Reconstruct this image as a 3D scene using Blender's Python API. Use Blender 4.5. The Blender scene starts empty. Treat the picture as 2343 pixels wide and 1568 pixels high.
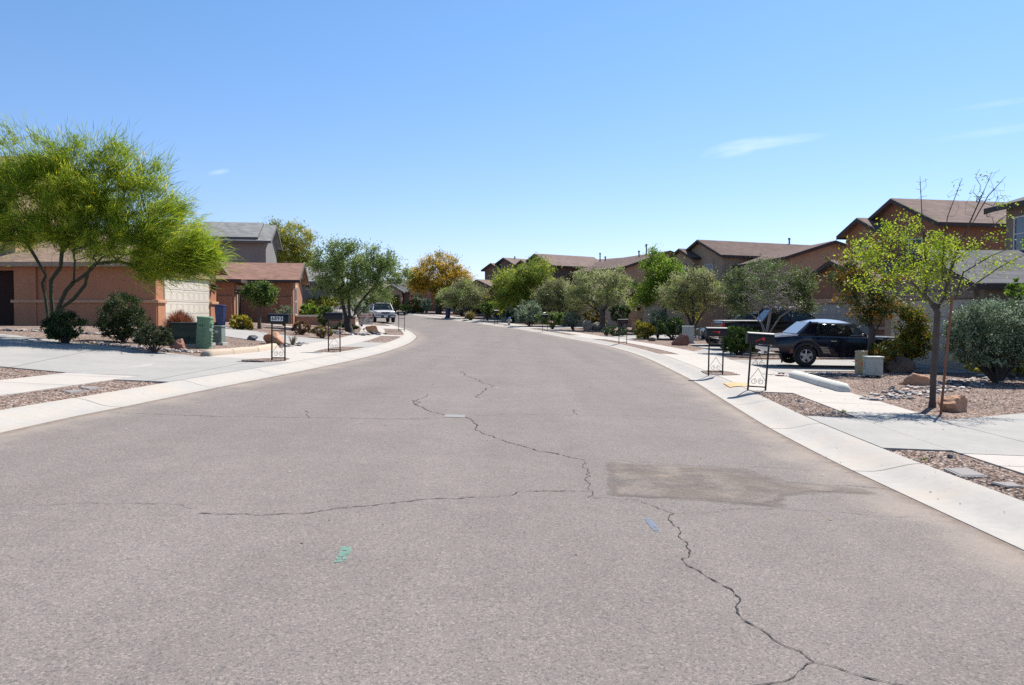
import bpy, bmesh, math, random
import numpy as np
from mathutils import Vector, Matrix
R=math.radians
rng=np.random.default_rng(7); random.seed(7)
scene=bpy.context.scene; COL=scene.collection
F=1787.; PT=math.atan(69/F); CZ=1.55
LE=[(-5.72,-40),(-5.72,-15),(-5.7,0),(-5.68,8.6),(-5.5,11.3),(-5.24,14.5),(-4.87,18.4),(-4.5,23.8),(-4.42,28.8),(-4.6,35.1),(-5.2,42.4),(-5.75,46),(-6.6,50.8),(-7.9,56.2),(-9.8,62.5),(-11.6,66.6),(-15,73.5),(-20,82.5),(-28,96),(-40,114),(-60,140)]
RE=[(3.55,-40),(3.55,-15),(3.53,0),(3.53,7),(3.54,8.5),(3.6,9.9),(3.7,11.5),(4.05,15.2),(4.45,19.5),(4.9,27),(5.0,31),(4.95,35),(4.64,40.5),(3.8,46.2),(2.3,54.3),(1.2,59.3),(-.1,64.2),(-1.5,67.6),(-3.6,73.3),(-6.95,80.4),(-10.7,88.5),(-13.3,92.5),(-19,101),(-30,117),(-50,143)]
def catmull(P,step=.5):
    P=np.array(P,float); P=np.vstack([2*P[0]-P[1],P,2*P[-1]-P[-2]]); out=[]
    for i in range(1,len(P)-2):
        n=max(2,int(np.linalg.norm(P[i+1]-P[i])/step))
        for k in range(n):
            t=k/n; a,b,c,d=P[i-1:i+3]
            out.append(.5*((2*b)+(c-a)*t+(2*a-5*b+4*c-d)*t*t+(3*b-a-3*c+d)*t**3))
    out.append(P[-2]); return np.array(out)
LC=catmull(LE); RC=catmull(RE)
def sdist(C,x,y):
    """signed distance to an open polyline, positive on the left-hand side"""
    x=np.asarray(x,float).ravel(); y=np.asarray(y,float).ravel()
    best=np.full(x.shape,1e18); sg=np.zeros(x.shape)
    A=C[:-1]; D=C[1:]-A; L2=(D**2).sum(1)
    for s in range(0,len(x),4000):
        px=x[s:s+4000,None]-A[None,:,0]; py=y[s:s+4000,None]-A[None,:,1]
        t=np.clip((px*D[:,0]+py*D[:,1])/L2,0,1)
        ex=px-t*D[:,0]; ey=py-t*D[:,1]; d=ex*ex+ey*ey
        i=d.argmin(1); r=np.arange(len(i))
        best[s:s+4000]=np.sqrt(d[r,i]); sg[s:s+4000]=np.sign(D[i,0]*py[r,i]-D[i,1]*px[r,i])
    return best*np.where(sg==0,1,sg)
def out_dist(x,y):
    l=sdist(LC,x,y); r=-sdist(RC,x,y)
    return l,r
def sst(t):
    t=np.clip(t,0,1); return t*t*(3-2*t)
def H(x,y):
    x=np.asarray(x,float); y=np.asarray(y,float); sh=np.broadcast(x,y).shape
    x=np.broadcast_to(x,sh).ravel(); y=np.broadcast_to(y,sh).ravel()
    xs=np.clip(x,-15,15)
    yy=np.minimum(y,200)
    r=4*(0.014*np.logaddexp(0,(yy-48)/4)+0.012*np.logaddexp(0,(yy-68)/4)-0.027*np.logaddexp(0,(yy-108)/4))
    z=0.0-0.033*xs+r+.02
    l,rr=out_dist(x,y); o=np.maximum(l,rr)
    z=z+.10*sst((o-.15)/.55)
    z=z+np.where(l>0,.045*np.clip(l-3,0,9),.02*np.clip(rr-3,0,9))*(o>0)
    z=z+2.6*sst((y-56)/36)*sst((-x-17)/9)*sst((l-2)/10)
    return z.reshape(sh)
def ray(px,py):
    u=(px-1171.5)/F; v=(784-py)/F
    return np.array([u, math.cos(PT)+v*math.sin(PT), -math.sin(PT)+v*math.cos(PT)])
_T=np.concatenate([np.arange(3,40,.05),np.arange(40,160,.2)])
def G(px,py):
    d=ray(px,py); t=_T/d[1]
    z=CZ+d[2]*t-H(d[0]*t,d[1]*t)
    n=z<0
    i=int(np.argmax(n)) if n.any() else len(t)-1
    if i>0 and n.any():
        f=z[i-1]/(z[i-1]-z[i]); tt=t[i-1]+f*(t[i]-t[i-1])
    else: tt=t[i]
    return d[0]*tt,d[1]*tt
def PX(px,py,y):
    d=ray(px,py); t=y/d[1]
    return Vector((d[0]*t,y,CZ+d[2]*t))
def gz(x,y): return float(H(np.array([x]),np.array([y]))[0])
def GP(px,py):
    x,y=G(px,py); return Vector((x,y,gz(x,y)))
def tag(o,label=None,cat=None,group=None,kind=None):
    if label: o['label']=label
    if cat: o['category']=cat
    if group: o['group']=group
    if kind: o['kind']=kind
    return o
def empty(name,loc,rz=0,label=None,cat=None,group=None):
    o=bpy.data.objects.new(name,None); COL.objects.link(o)
    o.location=loc; o.rotation_euler=(0,0,rz); o.empty_display_size=.2
    return tag(o,label,cat,group)
def link(name,me,parent=None,mats=()):
    o=bpy.data.objects.new(name,me); COL.objects.link(o)
    for m in mats: me.materials.append(m)
    if parent is not None: o.parent=parent
    return o
def copy_tree(o,parent=None):
    c=o.copy(); COL.objects.link(c)
    if parent is not None: c.parent=parent
    for ch in list(o.children): copy_tree(ch,c)
    return c
class MB:
    def __init__(s): s.v=[]; s.f=[]; s.m=[]; s.uv=None
    def add(s,vs,fs,m=0):
        b=len(s.v); s.v+= [tuple(p) for p in vs]; s.f+=[tuple(i+b for i in f) for f in fs]; s.m+=[m]*len(fs); return s
    def box(s,c,d,rot=None,m=0,taper=1.0):
        hx,hy,hz=d[0]/2,d[1]/2,d[2]/2
        vs=[Vector((sx*hx*(taper if sz>0 else 1),sy*hy*(taper if sz>0 else 1),sz*hz)) for sz in(-1,1) for sy in(-1,1) for sx in(-1,1)]
        if rot is not None: vs=[rot@v for v in vs]
        vs=[v+Vector(c) for v in vs]
        return s.add(vs,[(0,2,3,1),(4,5,7,6),(0,1,5,4),(2,6,7,3),(0,4,6,2),(1,3,7,5)],m)
    def bar(s,a,b,w,h=None,m=0):
        a=Vector(a);b=Vector(b);h=h or w
        d=(b-a); L=d.length
        q=d.to_track_quat('X','Z').to_matrix()
        return s.box((a+b)/2,(L,w,h),q,m)
    def tube(s,path,r,n=6,m=0,cap=True):
        path=[Vector(p) for p in path]; rr=r if isinstance(r,(list,tuple)) else [r]*len(path)
        vs=[];fs=[];up=None
        for i,p in enumerate(path):
            d=(path[min(i+1,len(path)-1)]-path[max(i-1,0)]).normalized()
            if up is None: up=d.orthogonal().normalized()
            x=(up-d*up.dot(d)); x=x.normalized() if x.length>1e-6 else d.orthogonal().normalized(); up=x; y=d.cross(x)
            for k in range(n):
                a=2*math.pi*k/n; vs.append(p+(x*math.cos(a)+y*math.sin(a))*rr[i])
        for i in range(len(path)-1):
            for k in range(n):
                k2=(k+1)%n; fs.append((i*n+k,i*n+k2,(i+1)*n+k2,(i+1)*n+k))
        if cap: fs.append(tuple(range(n-1,-1,-1))); fs.append(tuple((len(path)-1)*n+k for k in range(n)))
        return s.add(vs,fs,m)
    def lathe(s,prof,n=24,c=(0,0,0),axis='Z',m=0,cap=True):
        vs=[];fs=[]
        for (r,z) in prof:
            for k in range(n):
                a=2*math.pi*k/n; p=(r*math.cos(a),r*math.sin(a),z)
                if axis=='Y': p=(p[0],p[2],p[1])
                if axis=='X': p=(p[2],p[0],p[1])
                vs.append(Vector(p)+Vector(c))
        for i in range(len(prof)-1):
            for k in range(n):
                k2=(k+1)%n; fs.append((i*n+k,i*n+k2,(i+1)*n+k2,(i+1)*n+k))
        if cap: fs.append(tuple(range(n-1,-1,-1))); fs.append(tuple((len(prof)-1)*n+k for k in range(n)))
        return s.add(vs,fs,m)
    def prism(s,poly,vec,m=0):
        """planar 3D polygon pushed along vec"""
        n=len(poly); a=[Vector(p) for p in poly]; b=[p+Vector(vec) for p in a]
        return s.add(a+b,[tuple(range(n-1,-1,-1)),tuple(range(n,2*n))]+[(i,(i+1)%n,n+(i+1)%n,n+i) for i in range(n)],m)
    def build(s,name,mats,parent=None,smooth=None,bevel=0):
        me=bpy.data.meshes.new(name); me.from_pydata(s.v,[],s.f); me.validate()
        mats=mats if isinstance(mats,(list,tuple)) else [mats]
        o=link(name,me,parent,mats)
        if len(mats)>1 and len(s.m)==len(me.polygons): me.polygons.foreach_set('material_index',s.m)
        bm=bmesh.new(); bm.from_mesh(me); bmesh.ops.recalc_face_normals(bm,faces=bm.faces); bm.to_mesh(me); bm.free()
        if smooth:
            me.polygons.foreach_set('use_smooth',[True]*len(me.polygons)); me.set_sharp_from_angle(angle=R(smooth))
        if bevel:
            b=o.modifiers.new('bevel','BEVEL'); b.width=bevel; b.segments=2; b.limit_method='ANGLE'; b.angle_limit=R(40)
        return o
# ---------------------------------------------------------------- materials
class NT:
    def __init__(s,name):
        s.mat=bpy.data.materials.new(name); s.mat.use_nodes=True; s.t=s.mat.node_tree; s.t.nodes.clear()
        s.out=s.t.nodes.new('ShaderNodeOutputMaterial')
    def n(s,typ,ins=None,**pr):
        nd=s.t.nodes.new('ShaderNode'+typ)
        for k,v in pr.items(): setattr(nd,k,v)
        for k,v in (ins or {}).items():
            if isinstance(v,bpy.types.NodeSocket): s.t.links.new(v,nd.inputs[k])
            else: nd.inputs[k].default_value=v
        return nd
    def math(s,op,a,b=0.,c=None,clamp=False):
        i={0:a,1:b}
        if c is not None: i[2]=c
        return s.n('Math',i,operation=op,use_clamp=clamp).outputs[0]
    def mix(s,f,a,b,mode='MIX'):
        x=s.n('Mix',None,data_type='RGBA',blend_type=mode)
        for k,v in ((0,f),(6,a),(7,b)):
            if isinstance(v,bpy.types.NodeSocket): s.t.links.new(v,x.inputs[k])
            else: x.inputs[k].default_value=v if k==0 else (*v[:3],1)
        return x.outputs[2]
    def pos(s): return s.n('TexCoord').outputs['Object']
    def wpos(s): return s.n('NewGeometry').outputs['Position']
    def noise(s,vec,scale,detail=2,rough=.5,out=0,dist=0):
        return s.n('TexNoise',{'Vector':vec,'Scale':scale,'Detail':detail,'Roughness':rough,'Distortion':dist}).outputs[out]
    def ramp(s,fac,stops):
        x=s.n('ValToRGB',{'Fac':fac}); e=x.color_ramp.elements
        while len(e)<len(stops): e.new(.5)
        for i,(p,c) in enumerate(stops): e[i].position=p; e[i].color=(*c,1) if len(c)==3 else c
        return x.outputs[0]
    def rng(s,v,a,b,c,d): return s.n('MapRange',{0:v,1:a,2:b,3:c,4:d}).outputs[0]
    def bump(s,h,strength=.3,dist=.01): return s.n('Bump',{'Height':h,'Strength':strength,'Distance':dist}).outputs[0]
    def bsdf(s,color,rough=.8,normal=None,**kw):
        i={'Base Color':color if isinstance(color,bpy.types.NodeSocket) else (*color[:3],1),'Roughness':rough}
        if normal is not None: i['Normal']=normal
        i.update(kw)
        b=s.n('BsdfPrincipled',i); s.t.links.new(b.outputs[0],s.out.inputs[0]); return s.mat
def simple(name,c,rough=.6,metal=0,var=.12,scale=6,**kw):
    t=NT(name); p=t.pos(); f=t.noise(p,scale,4,.6)
    col=t.mix(f,[x*(1-var) for x in c],[min(1,x*(1+var)) for x in c])
    return t.bsdf(col,rough,Metallic=metal,**kw)
def asphalt_base(t,p,k=1.0):
    s1=t.noise(p,170,2,.6); s2=t.noise(p,75,3,.7); big=t.noise(p,.5,6,.6); mid=t.noise(p,3.1,4,.6)
    sep=t.n('SeparateColor',{0:t.n('TexVoronoi',{'Vector':p,'Scale':85.}).outputs['Color']})
    h=t.math('ADD',t.math('MULTIPLY',s1,.65),t.math('MULTIPLY',s2,.35))
    c=t.ramp(h,[(.28,(.082,.070,.064)),(.46,(.190,.166,.151)),(.60,(.256,.224,.204)),(.76,(.45,.397,.36))])
    c=t.mix(t.math('MULTIPLY',t.math('GREATER_THAN',sep.outputs[0],.88),.4),c,(.38,.32,.27))
    c=t.mix(t.math('MULTIPLY',t.math('LESS_THAN',sep.outputs[1],.13),.5),c,(.09,.087,.088))
    mp=t.n('Mapping',{'Vector':p,'Scale':(1.1,.05,1)}).outputs[0]; lane=t.noise(mp,1.0,4,.55)   # worn strips along the street
    g=t.math('MULTIPLY',t.rng(t.math('ADD',t.math('MULTIPLY',big,.6),t.math('MULTIPLY',mid,.4)),.3,.7,.88,1.1),t.rng(lane,.3,.7,.93,1.06))
    oil=t.math('GREATER_THAN',t.noise(p,1.7,3,.55),.70); g=t.math('MULTIPLY',g,t.math('SUBTRACT',1.,t.math('MULTIPLY',oil,.07)))
    return t.n('VectorMath',{0:c,'Scale':t.math('MULTIPLY',g,k)},operation='SCALE').outputs[0],h
def m_asphalt():
    t=NT('asphalt'); p=t.pos(); c,h=asphalt_base(t,p,.90)
    a=t.n('Attribute',attribute_name='edge').outputs['Fac']   # metres in from the kerb, wind-blown grit gathers there
    d=t.math('SUBTRACT',t.rng(a,0,.95,1,0),t.rng(t.noise(p,1.3,5,.65),.3,.75,-.1,.8),clamp=True)
    c=t.mix(t.math('MULTIPLY',d,.75),c,(.33,.27,.22))
    gut=t.math('SUBTRACT',t.rng(a,.02,.17,1,0),t.rng(t.noise(p,9,4,.6),.3,.7,-.2,.6),clamp=True); c=t.mix(t.math('MULTIPLY',gut,.8),c,(.15,.115,.09))
    return t.bsdf(c,.95,t.bump(h,.3,.005),**{'Specular IOR Level':.1})
def m_patch():
    t=NT('asphalt_patch_mix'); p=t.pos(); c,h=asphalt_base(t,p,.86)
    sp=t.math('GREATER_THAN',t.noise(p,38,2,.6),.66); c=t.mix(t.math('MULTIPLY',sp,.7),c,(.055,.048,.045))
    d=t.rng(t.noise(p,1.5,5,.65),.40,.66,.1,.65); c=t.mix(d,c,(.25,.20,.16))
    b=t.n('BsdfPrincipled',{'Base Color':c,'Roughness':.95,'Specular IOR Level':.1,'Normal':t.bump(h,.5,.008)}); tr=t.n('BsdfTransparent')
    k=t.rng(t.math('ADD',t.noise(p,2.2,5,.65),t.math('MULTIPLY',t.noise(p,45,2,.6),.25)),.46,.72,.35,1.0)
    fa=t.n('Attribute',attribute_name='fade').outputs['Fac']; k=t.math('MULTIPLY',k,t.rng(t.math('ADD',fa,t.math('MULTIPLY',t.noise(p,7,4,.6),.9)),.42,.95,0,1))
    m=t.n('MixShader',{0:k,1:tr.outputs[0],2:b.outputs[0]}); t.t.links.new(m.outputs[0],t.out.inputs[0]); return t.mat
def m_concrete(name,c,joint=3.0,dirt=.3,tint=(.40,.31,.22)):
    t=NT(name); p=t.pos()
    f=t.noise(p,180,2,.6); g=t.noise(p,1.1,6,.62); h=t.noise(p,9,4,.6)
    k=t.rng(t.math('ADD',t.math('MULTIPLY',g,.6),t.math('MULTIPLY',h,.4)),.3,.7,.86,1.1)
    col=t.n('VectorMath',{0:tuple(c),'Scale':k},operation='SCALE').outputs[0]
    col=t.mix(t.math('MULTIPLY',t.rng(g,.45,.75,0,1),dirt),col,tint)
    sp=t.math('GREATER_THAN',t.noise(p,55,1,.5),.735); col=t.mix(t.math('MULTIPLY',sp,.5),col,(.12,.1,.09))
    uv=t.n('UVMap').outputs[0]; x=t.n('SeparateXYZ',{0:uv}).outputs[0]
    fr=t.math('FRACT',t.math('DIVIDE',x,joint)); j=t.math('LESS_THAN',fr,.028/joint)
    col=t.mix(t.math('MULTIPLY',j,.85),col,(.10,.09,.08))
    return t.bsdf(col,.9,t.bump(f,.15,.004),**{'Specular IOR Level':.15})
def m_gravel(name,scale=32,dark=1.0):
    t=NT(name); p=t.pos()
    w=t.noise(p,6,2,.5,out=1); 
    pv=t.n('VectorMath',{0:p,1:t.n('VectorMath',{0:w,'Scale':.05},operation='SCALE').outputs[0]},operation='ADD').outputs[0]
    v=t.n('TexVoronoi',{'Vector':pv,'Scale':float(scale)}); sp=t.n('SeparateColor',{0:v.outputs['Color']})
    c=t.ramp(sp.outputs[0],[(0,(.085*dark,.065*dark,.058*dark)),(.25,(.19*dark,.125*dark,.095*dark)),(.5,(.30*dark,.20*dark,.15*dark)),(.75,(.38*dark,.28*dark,.225*dark)),(1,(.52*dark,.45*dark,.40*dark))])
    big=t.noise(p,.5,5,.6); c=t.n('VectorMath',{0:c,'Scale':t.rng(big,.3,.7,.8,1.15)},operation='SCALE').outputs[0]
    ed=t.rng(v.outputs['Distance'],.25,.7,1,.28)
    c=t.n('VectorMath',{0:c,'Scale':ed},operation='SCALE').outputs[0]
    hgt=t.math('MULTIPLY',v.outputs['Distance'],-1.)
    return t.bsdf(c,.95,t.bump(hgt,.7,.025),**{'Specular IOR Level':.1})
def m_stucco(name,c,scale=45,streak=.25):
    t=NT(name); p=t.pos(); f=t.noise(p,scale,4,.65); g=t.noise(p,.9,5,.6)
    mp=t.n('Mapping',{'Vector':p,'Scale':(3,3,.25)}).outputs[0]; s=t.noise(mp,1.6,4,.6)
    k=t.math('ADD',t.rng(g,.3,.7,.93,1.06),t.math('MULTIPLY',t.rng(s,.35,.7,-.5,.5),streak*.3))
    k=t.math('MULTIPLY',k,t.rng(f,.3,.7,.9,1.1))
    col=t.n('VectorMath',{0:tuple(c),'Scale':k},operation='SCALE').outputs[0]
    return t.bsdf(col,.95,t.bump(f,.6,.012),**{'Specular IOR Level':.1})
def m_shingle(name,c,row=.06):
    t=NT(name); p=t.pos(); x=t.n('SeparateXYZ',{0:p})
    r=t.math('DIVIDE',x.outputs[2],row); fl=t.math('FLOOR',r); fr=t.math('FRACT',r)
    cx=t.math('ADD',t.math('ADD',t.math('MULTIPLY',x.outputs[0],3.3),t.math('MULTIPLY',x.outputs[1],3.3)),t.math('MULTIPLY',fl,.37))
    cell=t.n('CombineXYZ',{0:t.math('FLOOR',cx),1:fl}).outputs[0]
    wn=t.n('TexWhiteNoise',{'Vector':cell}).outputs[0]
    k=t.math('MULTIPLY',t.rng(wn,0,1,.82,1.15),t.rng(fr,0,.18,.6,1.0))
    g=t.noise(p,.8,4,.6); k=t.math('MULTIPLY',k,t.rng(g,.3,.7,.9,1.1))
    k=t.math('MULTIPLY',k,t.rng(t.noise(p,60,2,.6),.3,.7,.85,1.15))
    col=t.n('VectorMath',{0:tuple(c),'Scale':k},operation='SCALE').outputs[0]
    return t.bsdf(col,.95,t.bump(fr,.4,.015),**{'Specular IOR Level':.1})
def m_leaf(name,stops,accent=None,thr=.9,trans=.35):
    """per-leaf random tone and flower mask come from face attributes"""
    t=NT(name); a=t.n('Attribute',attribute_name='tone').outputs['Fac']
    n=len(stops); col=t.ramp(a,[(i/(n-1),c) for i,c in enumerate(stops)])
    if accent:
        h=t.n('Attribute',attribute_name='hue').outputs['Fac']
        col=t.mix(t.math('GREATER_THAN',h,thr),col,accent)
    d=t.n('BsdfPrincipled',{'Base Color':col,'Roughness':.55,'Specular IOR Level':.3})
    tr=t.n('BsdfTranslucent',{'Color':t.mix(.5,col,(.45,.5,.05),'MULTIPLY') if False else col})
    m=t.n('MixShader',{0:trans,1:d.outputs[0],2:tr.outputs[0]})
    t.t.links.new(m.outputs[0],t.out.inputs[0]); return t.mat
def m_bark(name,c,scale=14):
    t=NT(name); p=t.pos(); mp=t.n('Mapping',{'Vector':p,'Scale':(1,1,.3)}).outputs[0]
    f=t.noise(mp,scale,5,.7); col=t.mix(f,[x*.45 for x in c],[min(1,x*1.6) for x in c])
    return t.bsdf(col,.9,t.bump(f,.7,.02))
def m_rock(name,c1,c2,scale=2.2):
    t=NT(name); p=t.pos(); f=t.noise(p,scale,6,.65); g=t.noise(p,30,4,.7)
    col=t.mix(t.rng(f,.3,.7,0,1),c1,c2); col=t.n('VectorMath',{0:col,'Scale':t.rng(g,.3,.7,.75,1.2)},operation='SCALE').outputs[0]
    return t.bsdf(col,.9,t.bump(t.math('ADD',f,t.math('MULTIPLY',g,.3)),.7,.06))
def m_glass(name,tint=(.02,.025,.03),alpha=.35):
    t=NT(name)
    g=t.n('BsdfPrincipled',{'Base Color':(*tint,1),'Roughness':.04,'Specular IOR Level':.8})
    tr=t.n('BsdfTransparent',{'Color':(.75,.8,.78,1)})
    m=t.n('MixShader',{0:alpha,1:g.outputs[0],2:tr.outputs[0]}); t.t.links.new(m.outputs[0],t.out.inputs[0]); return t.mat
def m_paint(name,c,rough=.22,metal=0.,dust=.12):
    t=NT(name); p=t.pos(); f=t.noise(p,3.5,5,.65)
    col=t.mix(t.math('MULTIPLY',t.rng(f,.4,.75,0,1),dust),c,(.3,.27,.23))
    return t.bsdf(col,t.rng(f,.3,.7,rough*.8,rough*1.6),Metallic=metal,**{'Coat Weight':.3,'Coat Roughness':.05,'Specular IOR Level':.35})
SKYDUST=.35; SKYOZ=2.0; SKYTINT=(.84,1.08,1.24); SKYSTR=.082; EXPO=.74
# ---------------------------------------------------------------- setting
ASP=m_asphalt(); PATCH=m_patch()
CURB=m_concrete('kerb_concrete',(.385,.36,.325),3.0,.5)
WALK=m_concrete('sidewalk_concrete',(.42,.385,.345),1.5,.2)
DRIVE=m_concrete('driveway_concrete',(.315,.303,.28),3.2,.10)
PALE=m_concrete('pale_concrete',(.43,.395,.35),2.4,.22)
GRAV=m_gravel('desert_gravel',30,1.22); GRAVD=m_gravel('strip_gravel',34,1.15)
GRID=.5
def struct(o): o['kind']='structure'; return o
def axis(lo,hi,far):
    a=list(np.arange(lo,hi+1e-6,GRID)); s=GRID
    while a[-1]<far: s*=1.5; a.append(a[-1]+s)
    s=GRID
    while a[0]>-far: s*=1.5; a.insert(0,a[0]-s)
    return np.array(a)
def ground():
    X=axis(-34,34,2500); Y=axis(-10,112,3500); Y=Y[Y>-60]
    gx,gy=np.meshgrid(X,Y); z=H(gx,gy)
    o=np.maximum(*[d.reshape(gx.shape) for d in out_dist(gx.ravel(),gy.ravel())])
    z=z-.025*(o<.72)                      # sunk a little under the road sheet
    v=np.stack([gx,gy,z],-1).reshape(-1,3); nx,ny=len(X),len(Y)
    i=np.arange(nx*ny).reshape(ny,nx); f=np.stack([i[:-1,:-1],i[:-1,1:],i[1:,1:],i[1:,:-1]],-1).reshape(-1,4)
    me=bpy.data.meshes.new('ground'); me.from_pydata(v.tolist(),[],f.tolist())
    me.polygons.foreach_set('use_smooth',[True]*len(me.polygons))
    return struct(link('ground',me,None,[GRAV]))
ground()
def sheet(name,poly,mat,dz,edge=False,grid=GRID,thick=0,uvrot=0,uvoff=0,fade=0):
    """a polygon in plan, draped over the terrain"""
    bm=bmesh.new(); vs=[bm.verts.new((p[0],p[1],0)) for p in poly]
    f=bm.faces.new(vs); bmesh.ops.triangulate(bm,faces=[f])
    P=np.array(poly)[:,:2]
    for ax in (0,1):
        lo,hi=P[:,ax].min(),P[:,ax].max()
        for k in np.arange(math.floor(lo/grid)*grid,hi,grid):
            if k<=lo: continue
            n=[0,0,0]; n[ax]=1; c=[0,0,0]; c[ax]=k
            bmesh.ops.bisect_plane(bm,geom=bm.verts[:]+bm.edges[:]+bm.faces[:],plane_co=c,plane_no=n,dist=1e-5)
    bm.verts.ensure_lookup_table()
    xs=np.array([v.co.x for v in bm.verts]); ys=np.array([v.co.y for v in bm.verts]); z=H(xs,ys)+dz
    for v,zz in zip(bm.verts,z): v.co.z=zz
    bmesh.ops.recalc_face_normals(bm,faces=bm.faces)
    if sum(f.normal.z for f in bm.faces)<0: bmesh.ops.reverse_faces(bm,faces=bm.faces)
    if thick:
        r=bmesh.ops.extrude_edge_only(bm,edges=[e for e in bm.edges if e.is_boundary])
        for g in r['geom']:
            if isinstance(g,bmesh.types.BMVert): g.co.z-=thick
    uvl=bm.loops.layers.uv.new('UVMap'); ca,sa=math.cos(uvrot),math.sin(uvrot)
    for f in bm.faces:
        for l in f.loops: l[uvl].uv=(l.vert.co.x*ca+l.vert.co.y*sa+uvoff+500*0,l.vert.co.y*ca-l.vert.co.x*sa)
    me=bpy.data.meshes.new(name); bm.to_mesh(me); bm.free()
    if fade:
        co=np.zeros(len(me.vertices)*3); me.vertices.foreach_get('co',co); co=co.reshape(-1,3); dm=np.full(len(co),9.)
        for q0,q1 in zip(P,np.roll(P,-1,0)):
            e=q1-q0; tt=np.clip(((co[:,:2]-q0)@e)/(e@e),0,1); dm=np.minimum(dm,np.linalg.norm(co[:,:2]-q0-tt[:,None]*e,axis=1))
        at=me.attributes.new('fade','FLOAT','POINT'); at.data.foreach_set('value',np.clip(dm/fade,0,1))
    if edge:
        co=np.zeros(len(me.vertices)*3); me.vertices.foreach_get('co',co); co=co.reshape(-1,3)
        l,r=out_dist(co[:,0],co[:,1]); a=me.attributes.new('edge','FLOAT','POINT'); a.data.foreach_set('value',-np.maximum(l,r)+.0)
    return struct(link(name,me,None,[mat]))
def arc(C): return np.concatenate([[0],np.cumsum(np.linalg.norm(np.diff(C,axis=0),axis=1))])
LA,RA=arc(LC),arc(RC)
def offs(C,A,side,u,y0,y1,step=.5):
    """points u metres outside curve C between the places where it passes y0 and y1"""
    s0=np.interp(y0,C[:,1],A); s1=np.interp(y1,C[:,1],A)
    S=np.linspace(s0,s1,max(2,int((s1-s0)/step)+1))
    x=np.interp(S,A,C[:,0]); y=np.interp(S,A,C[:,1])
    e=.4; tx=np.interp(S+e,A,C[:,0])-np.interp(S-e,A,C[:,0]); ty=np.interp(S+e,A,C[:,1])-np.interp(S-e,A,C[:,1])
    n=np.hypot(tx,ty); nx,ny=(-ty/n,tx/n) if side=='L' else (ty/n,-tx/n)
    return np.stack([x+nx*u,y+ny*u],1),S
def ribbon(name,side,us,y0,y1,mat,dz,lip=0,cap=.1):
    C,A=(LC,LA) if side=='L' else (RC,RA)
    rows=[offs(C,A,side,u,y0,y1,.4)[0] for u in us]; S=offs(C,A,side,0,y0,y1,.4)[1]
    n=len(S); V=[];UV=[]
    for j,u in enumerate(us):
        z=H(rows[j][:,0],rows[j][:,1])+dz
        V+= [(a,b,c) for (a,b),c in zip(rows[j],z)]; UV+=[(s,u) for s in S]
    Fs=[(j*n+i,j*n+i+1,(j+1)*n+i+1,(j+1)*n+i) for j in range(len(us)-1) for i in range(n-1)]
    for j,sg in ((0,1),(len(us)-1,-1)):       # side skirts
        b=len(V); V+=[(x,y,z-cap) for x,y,z in V[j*n:(j+1)*n]]; UV+=UV[j*n:(j+1)*n]
        Fs+=[(j*n+i,b+i,b+i+1,j*n+i+1) for i in range(n-1)]
    me=bpy.data.meshes.new(name); me.from_pydata(V,[],Fs); uv=me.uv_layers.new(name='UVMap')
    for l in me.loops: uv.data[l.index].uv=UV[l.vertex_index]
    bm=bmesh.new(); bm.from_mesh(me); bmesh.ops.recalc_face_normals(bm,faces=bm.faces)
    if sum(f.normal.z for f in bm.faces)<0: bmesh.ops.reverse_faces(bm,faces=bm.faces)
    bm.to_mesh(me); bm.free()
    me.polygons.foreach_set('use_smooth',[True]*len(me.polygons)); me.set_sharp_from_angle(angle=R(40))
    return struct(link(name,me,None,[mat]))
# road between the two kerb lines
Lp=offs(LC,LA,'L',.04,-14,112,.8)[0]; Rp=offs(RC,RA,'R',.04,-14,114,.8)[0]
sheet('road',[tuple(p) for p in Lp]+[tuple(p) for p in Rp[::-1]],ASP,.004,edge=True)
for s,y1 in (('L',110),('R',112)):
    ribbon('kerb',s,[0,.02,.1,.15,.22,.3,.38,.46,.54,.62,.70],-14,y1,CURB,.010)
ribbon('sidewalk','L',[1.72,2.4,3.15],-14,64,WALK,.014)
ribbon('sidewalk','R',[1.5,2.1,2.8],-14,96,WALK,.014)
def strip_between(side,u0,u1,ya,yb):
    C,A=(LC,LA) if side=='L' else (RC,RA)
    return [tuple(p) for p in offs(C,A,side,u0,ya,yb,.6)[0]]+[tuple(p) for p in offs(C,A,side,u1,ya,yb,.6)[0][::-1]]
def drive(name,poly,mat=DRIVE,dz=.020,rot=0,off=0): return sheet(name,poly,mat,dz,thick=.06,uvrot=rot,uvoff=off)
# left side
drive('driveway',strip_between('L',.705,1.715,13.6,19.3)+[],DRIVE,.017)
drive('driveway',strip_between('L',1.70,3.2,14.4,20.0)[:]+[],DRIVE,.0185)
drive('driveway',[tuple(p) for p in offs(LC,LA,'L',3.19,14.4,19.8)[0]]+[(-9.2,18.9),(-10.4,19.3),(-11.4,20.1),(-14.0,22.2),(-15.5,22.6),(-19,23.4),(-30,24.5),(-30,16.0),(-14,15.2)],DRIVE,.017,.2)
drive('pavement',strip_between('L',.705,1.715,19.3,27.6),PALE,.017)
drive('driveway',strip_between('L',.705,1.715,27.6,32.0),DRIVE,.017)
drive('driveway',[tuple(p) for p in offs(LC,LA,'L',3.155,26.9,33.2)[0]]+[(-9.3,33.3),(-12.0,35.6),(-13.2,37.6),(-14.72,37.9),(-14.72,32.9),(-13,31.6),(-11.1,29.7),(-9.0,28.2)],DRIVE,.0165,.4)
drive('path',[(-7.72,39.6),(-7.95,41.4),(-10.3,43.4),(-13.6,45.0),(-14,43.8),(-10.6,42.2)],PALE,.016)
drive('path',strip_between('L',.705,1.715,39.5,41.4),WALK,.017)
drive('driveway',strip_between('L',.705,1.715,51.6,57),WALK,.017)
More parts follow.
